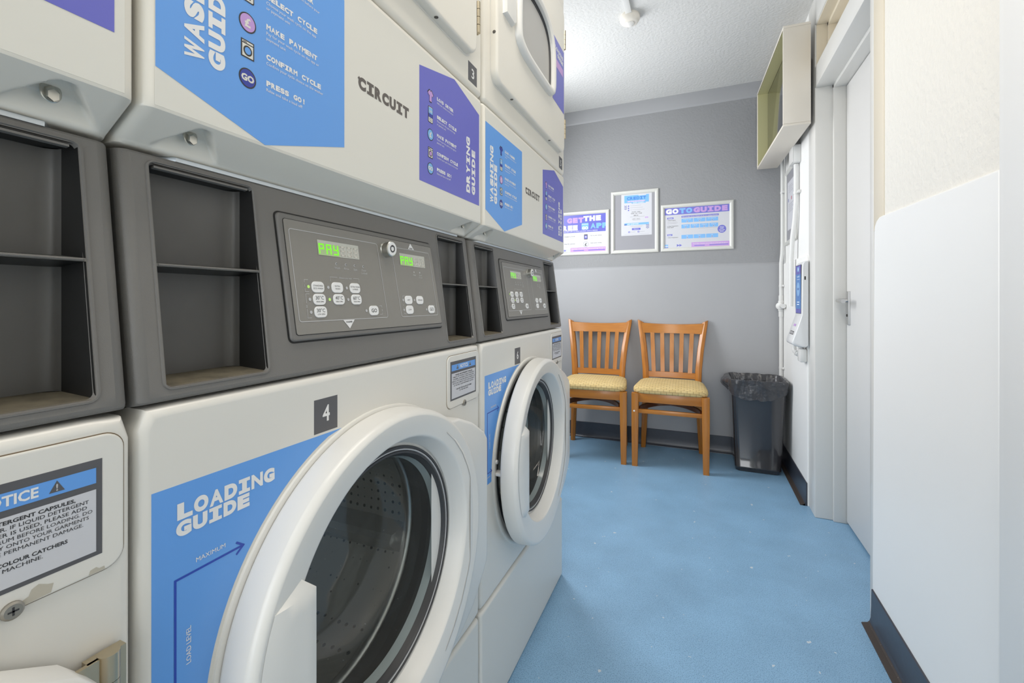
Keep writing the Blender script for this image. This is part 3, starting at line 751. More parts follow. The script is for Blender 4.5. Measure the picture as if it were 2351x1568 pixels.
    FS = Fr((.00728, 0, 0), (0, 1, 0), (0, 0, 1), (1, 0, 0))
    A = Art(FS); A.sheet([(.0110, 1.4415), (.0110, 1.2350), (.1225, 1.1985), (.2465, 1.2355), (.2465, 1.4415)], blue_v)
    A.head('WASHING', .0545, 1.2580, .0196, .0190, ink_white, 2, 0.06, True); A.head('GUIDE', .0760, 1.2580, .0196, .0175, ink_white, 2, 0.06, True)
    icons(A, .1010, (1.3990, 1.3638, 1.3260, 1.2965, 1.2650), True); rows(A, .1240, WASH_ROWS); A.build('washing_guide_sticker', root)
    A = Art(Fr((.00728, 0, up), (0, 1, 0), (0, 0, 1), (1, 0, 0))); A.sheet([(.4290, 1.4415), (.4290, 1.2360), (.6640, 1.2360), (.6640, 1.4420), (.5530, 1.4720)], purple_v)
    A.head('DRYING', .6195, 1.2545, .0202, .0165, ink_white, 2, 0.06, True); A.head('GUIDE', .6440, 1.2545, .0202, .0165, ink_white, 2, 0.06, True)
    icons(A, .4645, (1.4000, 1.3655, 1.3285, 1.2950, 1.2660), False); rows(A, .4865, DRY_ROWS); A.build('drying_guide_sticker', root)
    A = Art(FS); A.head('CIRCUIT', .2745, 1.3310, .0178, .0190, ink_taupe, 1, 0.06); A.shape([(.2732, 1.3462), (.2762, 1.3494), (.2785, 1.3465), (.2750, 1.3440)], ink_taupe, 2); A.build('logo_print', root)
    # ---- dryer cabinet above
    m = M(); soft_panel(m, rrect(.001, 1.4850, MW, 2.20, .012), .007, .011, MD, cream_panel); m.build('dryer_cabinet', root)
    A = Art(FDRY); A.sheet([(.6125, 1.4995), (.6535, 1.4995), (.6535, 1.5415), (.6125, 1.5415)], ink_dgrey); A.text(dn, .634, 1.5105, .020, ink_white, 2, .02, 'c', .0125); A.build('number_sticker', root)
    # ---- dryer door
    m = M(); ol = rrect(.0400, 1.5475, .6230, 2.058, .030, 8)
    m.prism(FDRY, inset(ol, -.004), -.002, .0006, enamel); m.prism(FDRY, ol, 0, .0180, cream_panel, .006, 4); dd = m.build('dryer_door', root)
    FR = Fr((.025, 0, 0), (0, 1, 0), (0, 0, 1), (1, 0, 0))
    oc = [(.148, 1.725), (.156, 1.706), (.176, 1.692), (.215, 1.682), (.300, 1.678), (.420, 1.677), (.455, 1.682), (.472, 1.702), (.4765, 1.730), (.4765, 1.800), (.470, 1.840), (.452, 1.874), (.420, 1.902), (.372, 1.918), (.3125, 1.922), (.253, 1.918), (.205, 1.902), (.173, 1.874), (.155, 1.840), (.148, 1.800)]
    # smooth the outline by corner cutting
    for _ in range(2):
        oc = [p for i in range(len(oc)) for p in ((oc[i][0] * .75 + oc[(i + 1) % len(oc)][0] * .25, oc[i][1] * .75 + oc[(i + 1) % len(oc)][1] * .25), (oc[i][0] * .25 + oc[(i + 1) % len(oc)][0] * .75, oc[i][1] * .25 + oc[(i + 1) % len(oc)][1] * .75))]
    i1, i2 = inset(oc, .026), inset(oc, .032)
    m = M(); m.loft([[FR.at(a, b, d) for a, b in q] for q, d in ((oc, 0), (inset(oc, .001), .010), (inset(oc, .004), .0145), (inset(oc, .009), .0165), (inset(oc, .018), .016), (inset(oc, .024), .012), (i1, .002), (i1, -.0005))], door_plastic, True); m.build('window_surround', dd)
    m = M(); m.loft([[FR.at(a, b, d) for a, b in q] for q, d in ((i1, .0015), (inset(oc, .027), .004), (inset(oc, .030), .004), (inset(oc, .031), .0015), (inset(oc, .034), .003), (inset(oc, .037), .003), (inset(oc, .038), .0005))], rubber_m, True); m.build('window_seal', dd)
    q = inset(oc, .035); m = M(); m.poly([FR.at(a, b, .0008) for a, b in q], mat('brushed_window', (190, 188, 184), 0.34, 0.35, bump=(120, .1, .001))); m.build('window_glass', dd)
    m = M(); hp = [(.071, 1.725), (.128, 1.722), (.142, 1.734), (.142, 1.866), (.128, 1.878), (.071, 1.875)]
    m.loft([[FR.at(a, b, 0) for a, b in hp], [FR.at(a, b, .006) for a, b in inset(hp, .002)], [FR.at(a, b, .010) for a, b in inset(hp, .006)], [FR.at(a, b, .011) for a, b in inset(hp, .012)]], door_plastic, True, False, True); m.build('door_handle', dd)
    for z0 in (1.606, 1.928):
        m = M()
        for k in range(4): m.lathe((.022, .6305, z0 + k * .0172), (0, 0, 1), [(0, .0052), (.0160, .0052)], brass_m, 14, cap0=True, cap1=True)
        m.box(.007, .0195, .6236, .6375, z0, z0 + .068, brass_m); m.build('hinge', dd)
    for a, b in ((.149, 1.5476), (.470, 1.5476)):
        m = M(); m.lathe((.0165, a, b + .0005), (0, 0, -1), [(0, .0042), (.0012, .0040), (.0016, .0030)], mat('dull_screw', (96, 94, 90), 0.4, 0.8), 16, cap1=True); m.build('screw', dd)
    m = M(); m.lathe((.0165, .0405, 1.664), (0, -1, 0), [(0, .0042), (.0012, .0040), (.0016, .0030)], mat('dull_screw', (96, 94, 90), 0.4, 0.8), 16, cap1=True); m.build('screw', dd)
    A = Art(Fr((.0253, 0, 0), (0, 1, 0), (0, 0, 1), (1, 0, 0)))
    pl = [(.612, 1.686), (.612, 1.905), (.432, 1.905), (.455, 1.880), (.474, 1.846), (.482, 1.80), (.482, 1.725), (.478, 1.690)]
    A.sheet(pl, purple_v); A.head('LOADING', .505, 1.868, .0135, .013, ink_white, 2, .06); A.head('GUIDE', .532, 1.850, .0135, .013, ink_white, 2, .06); A.rect(.500, 1.812, .600, 1.838, lilac_v, 2); A.build('loading_guide_sticker', dd)
    # ---- prints and plates on the washer
    A = Art(FM); A.sheet([(.2000 + shift, .8438), (.2410 + shift, .8438), (.2410 + shift, .8890), (.2000 + shift, .8890)], ink_dgrey); A.text(wn, .2205 + shift, .8580, .0205, ink_white, 2, .02, 'c', .0125); A.build('number_sticker', root)
    A = Art(FM); R = .2705; sh = shift
    a1 = math.asin((.8405 - CZ) / R); a2 = math.asin((.5787 - CZ) / R)
    arc = [(CX + R * math.cos(math.pi - (a1 + (a2 - a1) * k / 24)), CZ + R * math.sin(a1 + (a2 - a1) * k / 24)) for k in range(25)]
    arc[0] = (.2490, .8405)
    poly = arc + [(.0117 + sh, .5787), (.0117 + sh, .8418)]
    A.sheet(poly, blue_v)
    sh2 = sh * .8
    A.head('LOADING', .0335 + sh2, .8072, .0155, .0160, ink_white, 2, .06); A.head('GUIDE', .0325 + sh2, .7905, .0155, .0150, ink_white, 2, .06)
    A.line([(.0600, .6050), (.0318 + sh2 * .6, .6050), (.0318 + sh2 * .6, .7500), (.1010, .7500)], .0022, mid_blue, 2); A.line([(.0940, .7560), (.1015, .7500), (.0940, .7440)], .0022, mid_blue, 2); A.line([(.0545, .6105), (.0610, .6050), (.0545, .5995)], .0022, mid_blue, 2)
    A.text('MAXIMUM', .0510 + sh2 * .6, .7580, .0044, ink_white, 2, .005, 'l', .030); A.text('LOAD LEVEL', .0462 + sh2 * .6, .6620, .0044, ink_white, 2, .005, 'l', .0365, True); A.text('NORMAL', .0318, .5930, .0036, ink_white, 2, .005)
    A.build('loading_guide_sticker', root)
    nz_ = -.0075 if worn else 0.0
    m = M(); pp = rrect(.5345, .8005 + nz_, .6735, .9075 + nz_ * .0, .014, 8)
    m.prism(FM, inset(pp, -.0009), -.001, .0003, mat('rust_line', (120, 105, 85), 0.8)); m.prism(FM, pp, 0, .0022, enamel, .0012)
    npl = m.build('notice_plate', root)
    A = Art(Fr((.0022, 0, 0), (0, 1, 0), (0, 0, 1), (1, 0, 0)))
    z0, z1, y0, y1 = .8158 + nz_, .8956 + nz_, .5455, .6580
    A.sheet([(y0, z0), (y1, z0), (y1, z1), (y0, z1)], ink_dgrey); A.rect(y0 + .0046, z1 - .0195, y1 - .0042, z1 - .0068, sky_v if False else blue_v, 2); A.rect(y0 + .0046, z0 + .0036, y1 - .0042, z1 - .0246, paper_w, 2)
    yc = (y0 + y1) / 2; A.head('NOTICE', yc - .0182, z1 - .0168, .0062, .0075, ink_white, 3, .03) if False else A.text('NOTICE', yc, z1 - .0165, .0072, ink_white, 3, .03, 'c', .034)
    for sx in (-1, 1):
        xx = yc + sx * .0275; A.shape([(xx - .0047, z1 - .0170), (xx + .0047, z1 - .0170), (xx, z1 - .0082)], ink_dgrey, 3); A.text('!', xx, z1 - .0160, .0050, ink_grey, 4, .02, 'c')
    zz = z1 - .0300
    for ln in NOTICE:
        if ln is None: zz -= .0040; continue
        A.text(ln[0], yc, zz, .0027, ink_black, 3, .028 if ln[1] else .006, 'c', min(.099, .00242 * len(ln[0]))); zz -= .00435
    A.build('notice_sticker', npl)
    m = M(); m.lathe((.0022, .6046, .8015 + nz_), (1, 0, 0), [(0, .0066), (.0016, .0064), (.0026, .0050)], mat('old_screw', (158, 154, 146), 0.4, 0.9), 20, cap1=True)
    sc = (.0049, .6046, .8015 + nz_); m.box(sc[0] - .0003, sc[0] + .0001, sc[1] - .0030, sc[1] + .0030, sc[2] - .0006, sc[2] + .0006, ink_black); m.box(sc[0] - .0003, sc[0] + .0001, sc[1] - .0006, sc[1] + .0006, sc[2] - .0030, sc[2] + .0030, ink_black); m.build('screw', npl)
    if worn:                                              # flaked enamel along the foot of the plate
        chip = mat('bare_filler', (186, 180, 166), 0.7); A = Art(Fr((.0022, 0, 0), (0, 1, 0), (0, 0, 1), (1, 0, 0)))
        A.shape([(.6085, .7935), (.6260, .7945), (.6275, .8010), (.6240, .8020), (.6190, .8050), (.6150, .8030), (.6135, .7990), (.6100, .7975)], chip, 1); A.build('chipped_paint', npl)
        A = Art(Fr((.0022, 0, 0), (0, 1, 0), (0, 0, 1), (1, 0, 0))); A.shape([(.6490, .7940), (.6600, .7938), (.6595, .7968), (.6560, .7965), (.6540, .7985), (.6500, .7975)], chip, 1); A.build('chipped_paint', npl)
    return root


YS = 0.2385
machine(YS - 0.684, '1', '2', 'white stacked washer dryer cut off by the left frame edge, with chipped plate', 0, worn=True)
machine(YS, '3', '4', 'white stacked washer dryer numbered 3 and 4, nearest whole one, door shut', 0)
machine(YS + 0.686, '5', '6', 'white stacked washer dryer numbered 5 and 6 with its round door ajar', 1.4, 0.010)

# ------------------------------------------------------------------ poster frames
frame_m = mat('white_snap_frame', (210, 210, 205), 0.35)
board_m = mat('grey_backing_board', (150, 150, 156), 0.5)
grey_t = mat('print_pale_text', (150, 150, 158), 0.5)


def frame(root, fr, w, h, bw=0.0255):
    q = lambda d: [(d, d), (w - d, d), (w - d, h - d), (d, h - d)]
    m = M(); m.loft([[fr.at(a, b, z) for a, b in q(d)] for d, z in ((0, 0), (0, .006), (.003, .010), (.009, .0125), (.016, .0125), (.022, .009), (bw, .004), (bw, .001))], frame_m, True); m.build('snap_frame', root, 25)
    m = M(); m.prism(fr, [(.002, .002), (w - .002, .002), (w - .002, h - .002), (.002, h - .002)], 0.0, .0022, board_m); m.build('backing_board', root)
    return Fr(fr.at(0, 0, .0024), fr.u, fr.v, fr.n)


def arrows(A, a, b, s_, m_, l=2):
    for k in (0, 1): A.shape([(a + k * s_, b - s_ * .55), (a + k * s_ + s_ * 1.05, b), (a + k * s_, b + s_ * .55)], m_, l)


def pframe(label, x0, z0, w, h):
    r = empty('poster_frame', (x0, YB - .0005, z0)); tag(r, label, 'poster', 'snap frames on the grey back wall')
    return r, frame(r, Fr((0, 0, 0), (1, 0, 0), (0, 0, 1), (0, -1, 0)), w, h)


# go-to guide
r, FF = pframe('white framed poster reading GO TO GUIDE on the grey wall', -.2347, 1.3670, .4615, .3290)
A = Art(FF); bw = .0255; w, h = .4615, .3290; iw = w - 2 * bw; ih = h - 2 * bw
A.sheet([(bw - .002, bw - .002), (w - bw + .002, bw - .002), (w - bw + .002, h - bw + .002), (bw - .002, h - bw + .002)], paper_w)
def X(f): return bw + iw * f
def Z(f): return h - bw - ih * f
A.rect(bw, Z(.172), w - bw, h - bw, purple_v, 2)
A.head('GO', X(.018), Z(.150), .0432, .0360, ink_white, 3, .07); A.head('TO', X(.235), Z(.150), .0432, .0360, sky_v, 3, .07); A.head('GUIDE', X(.458), Z(.150), .0436, .0360, lilac_v, 3, .07)
for t, f, wd in (('Washer', .235, .042), ('Dryer', .655, .034)): A.rect(X(.04), Z(f + .042), X(.04) + wd, Z(f), purple_v, 2); A.text(t, X(.04) + wd / 2, Z(f + .033), .0065, ink_white, 3, .02, 'c')
A.text('1. Select Program', X(.04), Z(.315), .0055, ink_black, 2, .01); A.text('2. Select Temperature', X(.04), Z(.462), .0055, ink_black, 2, .01); A.text('& Spin Speed', X(.04), Z(.495), .0055, ink_black, 2, .01); A.text('1. Select Temperature', X(.04), Z(.750), .0055, ink_black, 2, .01)
for k in range(3): A.rect(X(.04), Z(.350 + k * .022), X(.19 + .02 * (k % 2)), Z(.346 + k * .022), grey_t, 2)
A.rect(X(.268), Z(.255), X(.842), Z(.212), purple_v, 2); A.text('Before you start, add your detergent and then your washing to the drum', X(.555), Z(.243), .0052, ink_white, 3, .012, 'c', .225)
for f0, f1, n_, ts in ((.285, .380, 3, ['Standard eco wash', 'Extra wash', 'Extra wash & rinse']), (.430, .525, 4, ['30 high spin', '40 high spin', '60 high spin', '30 low spin']), (.690, .785, 3, ['High', 'Medium', 'Low'])):
    cw = (.842 - .268) / n_
    for k in range(n_):
        A.rect(X(.268 + k * cw), Z(f1), X(.268 + (k + 1) * cw - .010), Z(f0), sky_v, 2, .002); c_ = X(.268 + k * cw + cw / 2 - .005)
        A.text(ts[k], c_, Z(f0 + .030), .0045, ink_white, 3, .01, 'c'); A.rect(c_ - .0045, Z(f1 - .010), c_ + .0045, Z(f1 - .042), paper_w, 3, .001); A.disc(c_, Z(f1 - .026), .0026, .0026, navy_v, 4, 14)
A.rect(X(.53), Z(.545), X(.82), Z(.541), grey_t, 2)
A.disc(X(.888), Z(.590), .0265, .0265, purple_v, 3, 40)
for k, t in enumerate(('Always', 'check', 'your care', 'labels!')): A.text(t, X(.888), Z(.553 + k * .034), .0062, ink_white, 4, .02, 'c')
A.rect(X(.0), Z(1.0), X(.055), Z(.915), sky_v, 2, .002); A.rect(X(.0), Z(1.0), X(.055), Z(.985), purple_v, 3); A.text('GO', X(.0275), Z(.975), .0085, ink_white, 4, .04, 'c')
arrows(A, X(.195), Z(.945), .0165, purple_v); A.rect(X(.425), Z(1.0), X(1.0), Z(.885), lilac_v, 2)
A.text('Need help or laundry advice? Chat to us through the app or', X(.712), Z(.930), .0055, ink_white, 3, .01, 'c', .215); A.rect(X(.47), Z(.975), X(.63), Z(.958), purple_v, 3); A.rect(X(.70), Z(.972), X(.985), Z(.955), purple_v, 3)
A.build('poster_print', r)

# credit sheet
r, FF = pframe('taller white upright frame holding a small CREDIT sheet high on grey board', -.5840, 1.3665, .3335, .4535)
A = Art(FF); A.sheet([(.0735, .1280), (.2875, .1280), (.2875, .4275), (.0735, .4275)], paper_w, .0005)
L0, L1 = .0955, .2672
A.rect(L0, .3650, L1, .4190, sky_v, 2); A.rect(L0 + .100, .4135, L0 + .152, .4215, paper_w, 3); A.head('CREDIT', L0 + .018, .3860, .0228, .0220, mat('credit_blue', (72, 130, 206), .4), 3, .05)
A.rect(L0 + .020, .3710, L1 - .026, .3795, lilac_v, 3); A.text('ON YOUR OLD ACCOUNT?', L0 + .084, .3722, .0062, ink_white, 4, .03, 'c', .118); A.rect(L0 + .052, .3585, L1 - .022, .3700, sky_v, 3); A.text("DON'T WORRY!", L0 + .100, .3605, .0066, ink_white, 4, .03, 'c', .076)
for k in range(3):
    A.disc(L0 + .030, .3425 - k * .0155, .0048, .0048, purple_v, 2, 18); A.rect(L0 + .042, .3435 - k * .0155, L0 + (.118 + .012 * k), .3448 - k * .0155, grey_t, 2)
    z = .3450 - k * .0105; A.line([(L0 + .001, z), (L0 + .008, z - .004), (L0 + .017, z)], .0032, navy_v, 2); z = .2010 - k * .0105; A.line([(L1 - .018, z), (L1 - .009, z - .004), (L1, z)], .0032, navy_v, 3)
for t, z, hh in (('PHONE LINE:', .2945, .0058), ('0808 281 2268', .2835, .0062), ('E-MAIL:', .2695, .0055), ('LIVE CHAT:', .2440, .0058)): A.head(t, (L0 + L1) / 2 - len(t) * .0030, z, .0060, hh, ink_dgrey, 2, .01)
A.rect(L0 + .040, .2620, L1 - .030, .2635, grey_t, 2); A.rect(L0 + .060, .2375, L1 - .058, .2390, grey_t, 2); arrows(A, L0 + .146, .2535, .0120, lilac_v)
A.rect(L0, .2035, L1, .2185, sky_v, 2); arrows(A, L0, .2075, .0090, navy_v, 3); A.text('ANY QUESTIONS?', L0 + .021, .2080, .0066, ink_white, 3, .03, 'l', .080)
A.rect(L0 + .040, .1945, L1 - .040, .1957, grey_t, 2); A.rect(L0 + .050, .1890, L1 - .050, .1902, grey_t, 2); A.rect(L0 + .054, .1660, L0 + .114, .1810, purple_v, 2, .002); A.text('Find us on', L0 + .084, .1710, .0055, ink_white, 3, .02, 'c')
for k in (0, 1): A.rect(L0 + .028 + k * .066, .1480, L0 + .040 + k * .066, .1590, purple_v, 2, .001); A.disc(L0 + .034 + k * .066, .1535, .0030, .0030, paper_w, 3, 14); A.rect(L0 + .044 + k * .066, .1530, L0 + .078 + k * .066, .1545, grey_t, 2)
A.rect(L0, .1375, L1, .1382, grey_t, 2); A.build('poster_print', r)

# app poster, half hidden behind the machines
r, FF = pframe('white framed poster reading GET THE FREE APP, partly hidden behind the machines', -1.0590, 1.3675, .4610, .3305)
A = Art(FF); w, h = .4610, .3305; iw = w - 2 * bw; ih = h - 2 * bw
A.sheet([(bw - .002, bw - .002), (w - bw + .002, bw - .002), (w - bw + .002, h - bw + .002), (bw - .002, h - bw + .002)], paper_w)
A.rect(bw, Z(.475), w - bw, h - bw, purple_v, 2)
A.head('GET', X(.280), Z(.215), .0440, .0400, lilac_v, 3, .07); A.head('THE', X(.590), Z(.185), .0460, .0400, ink_white, 3, .07)
A.head('FREE', X(.100), Z(.415), .0400, .0400, ink_white, 3, .07); A.head('APP', X(.720), Z(.390), .0440, .0400, sky_v, 3, .07)
A.rect(X(.555), Z(.410), X(.685), Z(.230), sky_v, 3, .005); A.rect(X(.560), Z(.270), X(.680), Z(.255), paper_w, 4); A.text('GO', X(.620), Z(.400), .0200, ink_white, 5, .06, 'c')
A.text('USE OUR NEW APP TO MAKE LAUNDRY DAYS A BREEZE', X(.50), Z(.455), .0075, ink_white, 3, .025, 'c', .290)
for k, (fx, fz, t1) in enumerate(((.06, .545, 'Simple to book'), (.06, .745, 'Skip the queues'), (.555, .545, 'All on your phone'), (.555, .745, 'Save some money'))):
    A.rect(X(fx - .01), Z(fz + .165), X(fx + .43), Z(fz - .03), mat('pale_panel', (226, 227, 233), .5), 2, .003)
    A.text(t1, X(fx + .165), Z(fz + .045), .0085, ink_black, 3, .012, 'l', .0850)
    for q_ in (0, 1): A.rect(X(fx + .165), Z(fz + .085 + q_ * .03), X(fx + .40 - q_ * .08), Z(fz + .080 + q_ * .03), grey_t, 3)
    if k % 2 == 0: A.rect(X(fx + .045), Z(fz + .13), X(fx + .115), Z(fz - .01), ink_dgrey, 3, .004); A.rect(X(fx + .055), Z(fz + .11), X(fx + .105), Z(fz + .02), purple_v, 4); A.disc(X(fx + .08), Z(fz + .06), .006, .006, paper_w, 5, 14)
    else: A.disc(X(fx + .08), Z(fz + .06), .0215, .0215, ink_dgrey, 3, 30); A.disc(X(fx + .08), Z(fz + .06), .0200, .0200, paper_w, 4, 30); A.text('£', X(fx + .08), Z(fz + .10), .020, ink_black, 5, .03, 'c')
A.rect(X(.0), Z(1.0), X(.055), Z(.915), sky_v, 2, .002); arrows(A, X(.19), Z(.955), .0150, purple_v); A.rect(X(.345), Z(1.0), X(1.0), Z(.885), lilac_v, 3)
A.text('Need help or laundry advice? Chat to us through the app or', X(.675), Z(.930), .0060, ink_white, 4, .012, 'c', .255); A.rect(X(.40), Z(.975), X(.60), Z(.957), purple_v, 4); A.rect(X(.68), Z(.975), X(.985), Z(.957), purple_v, 4)
A.build('poster_print', r)

# notice frame on the right wall
r = empty('poster_frame', (XR - .0005, 3.2200, 1.3640)); tag(r, 'white framed notice with small print on the white side wall beneath the screen box', 'poster')
FF = frame(r, Fr((0, 0, 0), (0, -1, 0), (0, 0, 1), (-1, 0, 0)), .333, .453)
A = Art(FF); A.sheet([(.055, .085), (.275, .085), (.275, .375), (.055, .375)], paper_w, .0005)
for k in range(4): A.rect(.09, .345 - k * .012, .20 + .02 * (k % 2), .347 - k * .012, grey_t, 2)
A.rect(.078, .255, .092, .275, navy_v, 2); A.rect(.165, .255, .185, .275, mat('red_print', (196, 96, 110), .4), 2)
for k in range(5): A.rect(.09, .235 - k * .011, .23 - .03 * (k % 2), .237 - k * .011, grey_t, 2)
A.build('poster_print', r)

# ------------------------------------------------------------------ chairs
def wood(name, c1, c2, axis):
    m_ = bpy.data.materials.new(name); m_.use_nodes = True; nt = m_.node_tree; p = nt.nodes['Principled BSDF']
    tc = nt.nodes.new('ShaderNodeTexCoord'); mp = nt.nodes.new('ShaderNodeMapping')
    sc = [60, 60, 60]; sc[axis] = 5; mp.inputs['Scale'].default_value = sc
    n = nt.nodes.new('ShaderNodeTexNoise'); n.inputs['Scale'].default_value = 1.0; n.inputs['Detail'].default_value = 6; n.inputs['Distortion'].default_value = 0.6
    nt.links.new(tc.outputs['Object'], mp.inputs['Vector']); nt.links.new(mp.outputs[0], n.inputs['Vector'])
    mx = nt.nodes.new('ShaderNodeMix'); mx.data_type = 'RGBA'; mx.inputs[6].default_value = rgb(*c1); mx.inputs[7].default_value = rgb(*c2)
    nt.links.new(n.outputs['Fac'], mx.inputs[0]); nt.links.new(mx.outputs[2], p.inputs['Base Color'])
    p.inputs['Roughness'].default_value = 0.30; p.inputs['Coat Weight'].default_value = 0.35; p.inputs['Coat Roughness'].default_value = 0.15
    return m_


wood_v = wood('honey_wood_upright', (152, 88, 16), (192, 124, 38), 2)
wood_h = wood('honey_wood_rail', (154, 90, 18), (192, 124, 38), 0)
wood_d = wood('dark_bent_wood', (86, 46, 26), (116, 66, 40), 0)
fabric = bpy.data.materials.new('woven_seat_fabric'); fabric.use_nodes = True
nt = fabric.node_tree; p = nt.nodes['Principled BSDF']; p.inputs['Roughness'].default_value = 0.85
tc = nt.nodes.new('ShaderNodeTexCoord'); sx = nt.nodes.new('ShaderNodeSeparateXYZ'); nt.links.new(tc.outputs['Object'], sx.inputs[0])
ad = nt.nodes.new('ShaderNodeMath'); ad.operation = 'ADD'; nt.links.new(sx.outputs[1], ad.inputs[0]); nt.links.new(sx.outputs[2], ad.inputs[1])
cb = nt.nodes.new('ShaderNodeCombineXYZ'); nt.links.new(sx.outputs[0], cb.inputs[0]); nt.links.new(ad.outputs[0], cb.inputs[1])
bk = nt.nodes.new('ShaderNodeTexBrick'); bk.offset = 0.5; bk.inputs['Scale'].default_value = 1.0; bk.inputs['Brick Width'].default_value = 0.0330; bk.inputs['Row Height'].default_value = 0.0200; bk.inputs['Mortar Size'].default_value = 0.0010; bk.inputs['Mortar Smooth'].default_value = 0.3
bk.inputs['Color1'].default_value = rgb(212, 188, 134); bk.inputs['Color2'].default_value = rgb(204, 178, 122); bk.inputs['Mortar'].default_value = rgb(118, 98, 60)
nt.links.new(cb.outputs[0], bk.inputs['Vector']); nt.links.new(bk.outputs['Color'], p.inputs['Base Color'])
bp = nt.nodes.new('ShaderNodeBump'); bp.inputs['Strength'].default_value = 0.35; bp.inputs['Distance'].default_value = 0.002; bp.invert = True; nt.links.new(bk.outputs['Fac'], bp.inputs['Height']); nt.links.new(bp.outputs[0], p.inputs['Normal'])


def bar(m, secs, mt, bev=0.003):
    """loft of rectangles: (centre, half x, half y) stacked along z"""
    rings = []
    for (x, y, z, hx_, hy_) in secs: rings.append([(x + a, y + b, z) for a, b in rrect(-hx_, -hy_, hx_, hy_, bev, 2)])
    m.loft(rings, mt, True, True, True)


def make_chair():
    r = empty('dining_chair', (0, 0, 0))
    # seat cushion
    m = M(); nu, nv = 28, 24; top = []
    def ring(s_, z):
        out = []
        for k in range(72):
            t = 2 * math.pi * k / 72; c, sn = math.cos(t), math.sin(t); e = 0.30
            x = math.copysign(abs(c) ** e, c); y = math.copysign(abs(sn) ** e, sn)
            hw = 0.222 + (0.198 - 0.222) * (y + 1) / 2
            out.append((x * hw * s_, -0.018 + y * 0.192 * s_, z))
        return out
    rings = [ring(.975, .452), ring(.998, .457), ring(1.003, .466), ring(1.0, .476)]
    for k in range(1, 10):
        q = k / 9; s_ = math.cos(q * math.pi / 2 * .98) ** .55 if k > 0 else 1
        rings.append(ring(max(s_, .02), .476 + .028 * math.sin(q * math.pi / 2) ** 1.0))
    m.loft(rings, fabric, True, True, True); m.build('seat', r, 60)
    for sx_ in (-1, 1):
        m = M(); bar(m, [(sx_ * .203, -.190, 0, .0165, .0165), (sx_ * .2015, -.190, .25, .0205, .020), (sx_ * .2005, -.190, .4515, .0215, .021)], wood_v); m.build('front_leg', r, 30)
        # rear leg and back post in one piece, splayed at foot and top, with a ridged front
        m = M(); rings = []
        path = [(.187, .192, 0.0, .8), (.1795, .178, .15, .95), (.1715, .165, .32, 1.05), (.1650, .160, .46, 1.08), (.1690, .168, .56, 1.08), (.1830, .195, .70, 1.08), (.1980, .224, .80, 1.05), (.2085, .243, .862, 1.0), (.2105, .247, .884, 1.0)]
        for (x, y, z, s_) in path:
            sec = [(.019, .018), (.0190, -.010), (.0165, -.0145), (.003, -.0195), (-.001, -.0195), (-.0165, -.0105), (-.0185, -.006), (-.0185, .018)]
            rings.append([(sx_ * (x + a * s_), y + b * s_, z - (.018 * ((.019 - a) / .0375) ** 1.3 - .004 if z > .88 else 0)) for a, b in sec])
        m.loft(rings, wood_v, True, True, True); m.build('back_post', r, 28)
        m = M(); m.box(sx_ * .196 - .010, sx_ * .196 + .010, -.172, .150, .398, .4515, wood_h, .002); m.build('seat_rail', r) if False else None
        pth = [(sx_ * (.199 - .024 * k / 6), -.172 + .322 * k / 6) for k in range(7)]
        rr = [[(x - .010 * sx_, y, .398), (x + .010 * sx_, y, .398), (x + .010 * sx_, y, .4515), (x - .010 * sx_, y, .4515)] for x, y in pth]
        m = M(); m.loft(rr, wood_h, True, True, True); m.build('seat_rail', r, 30)
    for y_, hw in ((-.190, .181), (.160, .150)):
        m = M(); m.box(-hw, hw, y_ - .010, y_ + .010, .397, .4515, wood_h, .0015); m.build('seat_rail', r)
    m = M(); m.box(-.183, .183, -.199, -.181, .3285, .3535, wood_h, .002); m.build('stretcher', r)
    # bent hoop between the legs
    rr = []
    for k in range(25):
        t = k / 24; x = -.176 + .352 * t; y = -.178 + .215 * math.sin(math.pi * t) ** .65
        dx = Vector((1, .215 * .65 * math.pi * math.cos(math.pi * t) / .352 * .9, 0)).normalized(); nn = Vector((-dx.y, dx.x, 0)) * .008
        rr.append([(x - nn.x, y - nn.y, .338), (x + nn.x, y + nn.y, .338), (x + nn.x, y + nn.y, .366), (x - nn.x, y - nn.y, .366)])
    m = M(); m.loft(rr, wood_d, True, True, True); m.build('bent_stretcher', r, 50)
    def curved(z0, z1, hw0, hw1, y0_, y1_, dip, th, mt, name, bow):
        m = M(); rr = []
        for k in range(21):
            t = -1 + k / 10; b = bow * (1 - t * t); d = dip * (1 - t * t)
            rr.append([(t * hw0, y0_ + b - th, z0), (t * hw0, y0_ + b + th, z0), (t * hw1, y1_ + b + th, z1 - d), (t * hw1, y1_ + b + th * .4, z1 - d + .002), (t * hw1, y1_ + b - th, z1 - d)])
        m.loft(rr, mt, True, True, True); m.build(name, r, 40)
    curved(.797, .866, .190, .203, .216, .236, .009, .010, wood_h, 'crest_rail', .022)
    curved(.499, .536, .158, .162, .162, .165, .0, .009, wood_h, 'back_rail', .012)
    for k in range(5):
        t = (k - 2) / 2; xt, xb_ = t * .128, t * .1155; m = M(); rr = []
        for q in range(6):
            f = q / 5; x = xb_ + (xt - xb_) * f; z = .534 + (.800 - .534) * f; y = .170 + (.216 - .170) * f ** 1.2 + (.012 + .010 * f) * (1 - t * t)
            rr.append([(x - .0133, y - .006, z), (x + .0133, y - .006, z), (x + .0133, y + .006, z), (x - .0133, y + .006, z)])
        m.loft(rr, wood_v, True, True, True); m.build('slat', r, 30)
    return r


def copy_tree(o):
    c = o.copy(); COL.objects.link(c)
    for ch in o.children:
        d = ch.copy(); COL.objects.link(d); d.parent = c
    return c


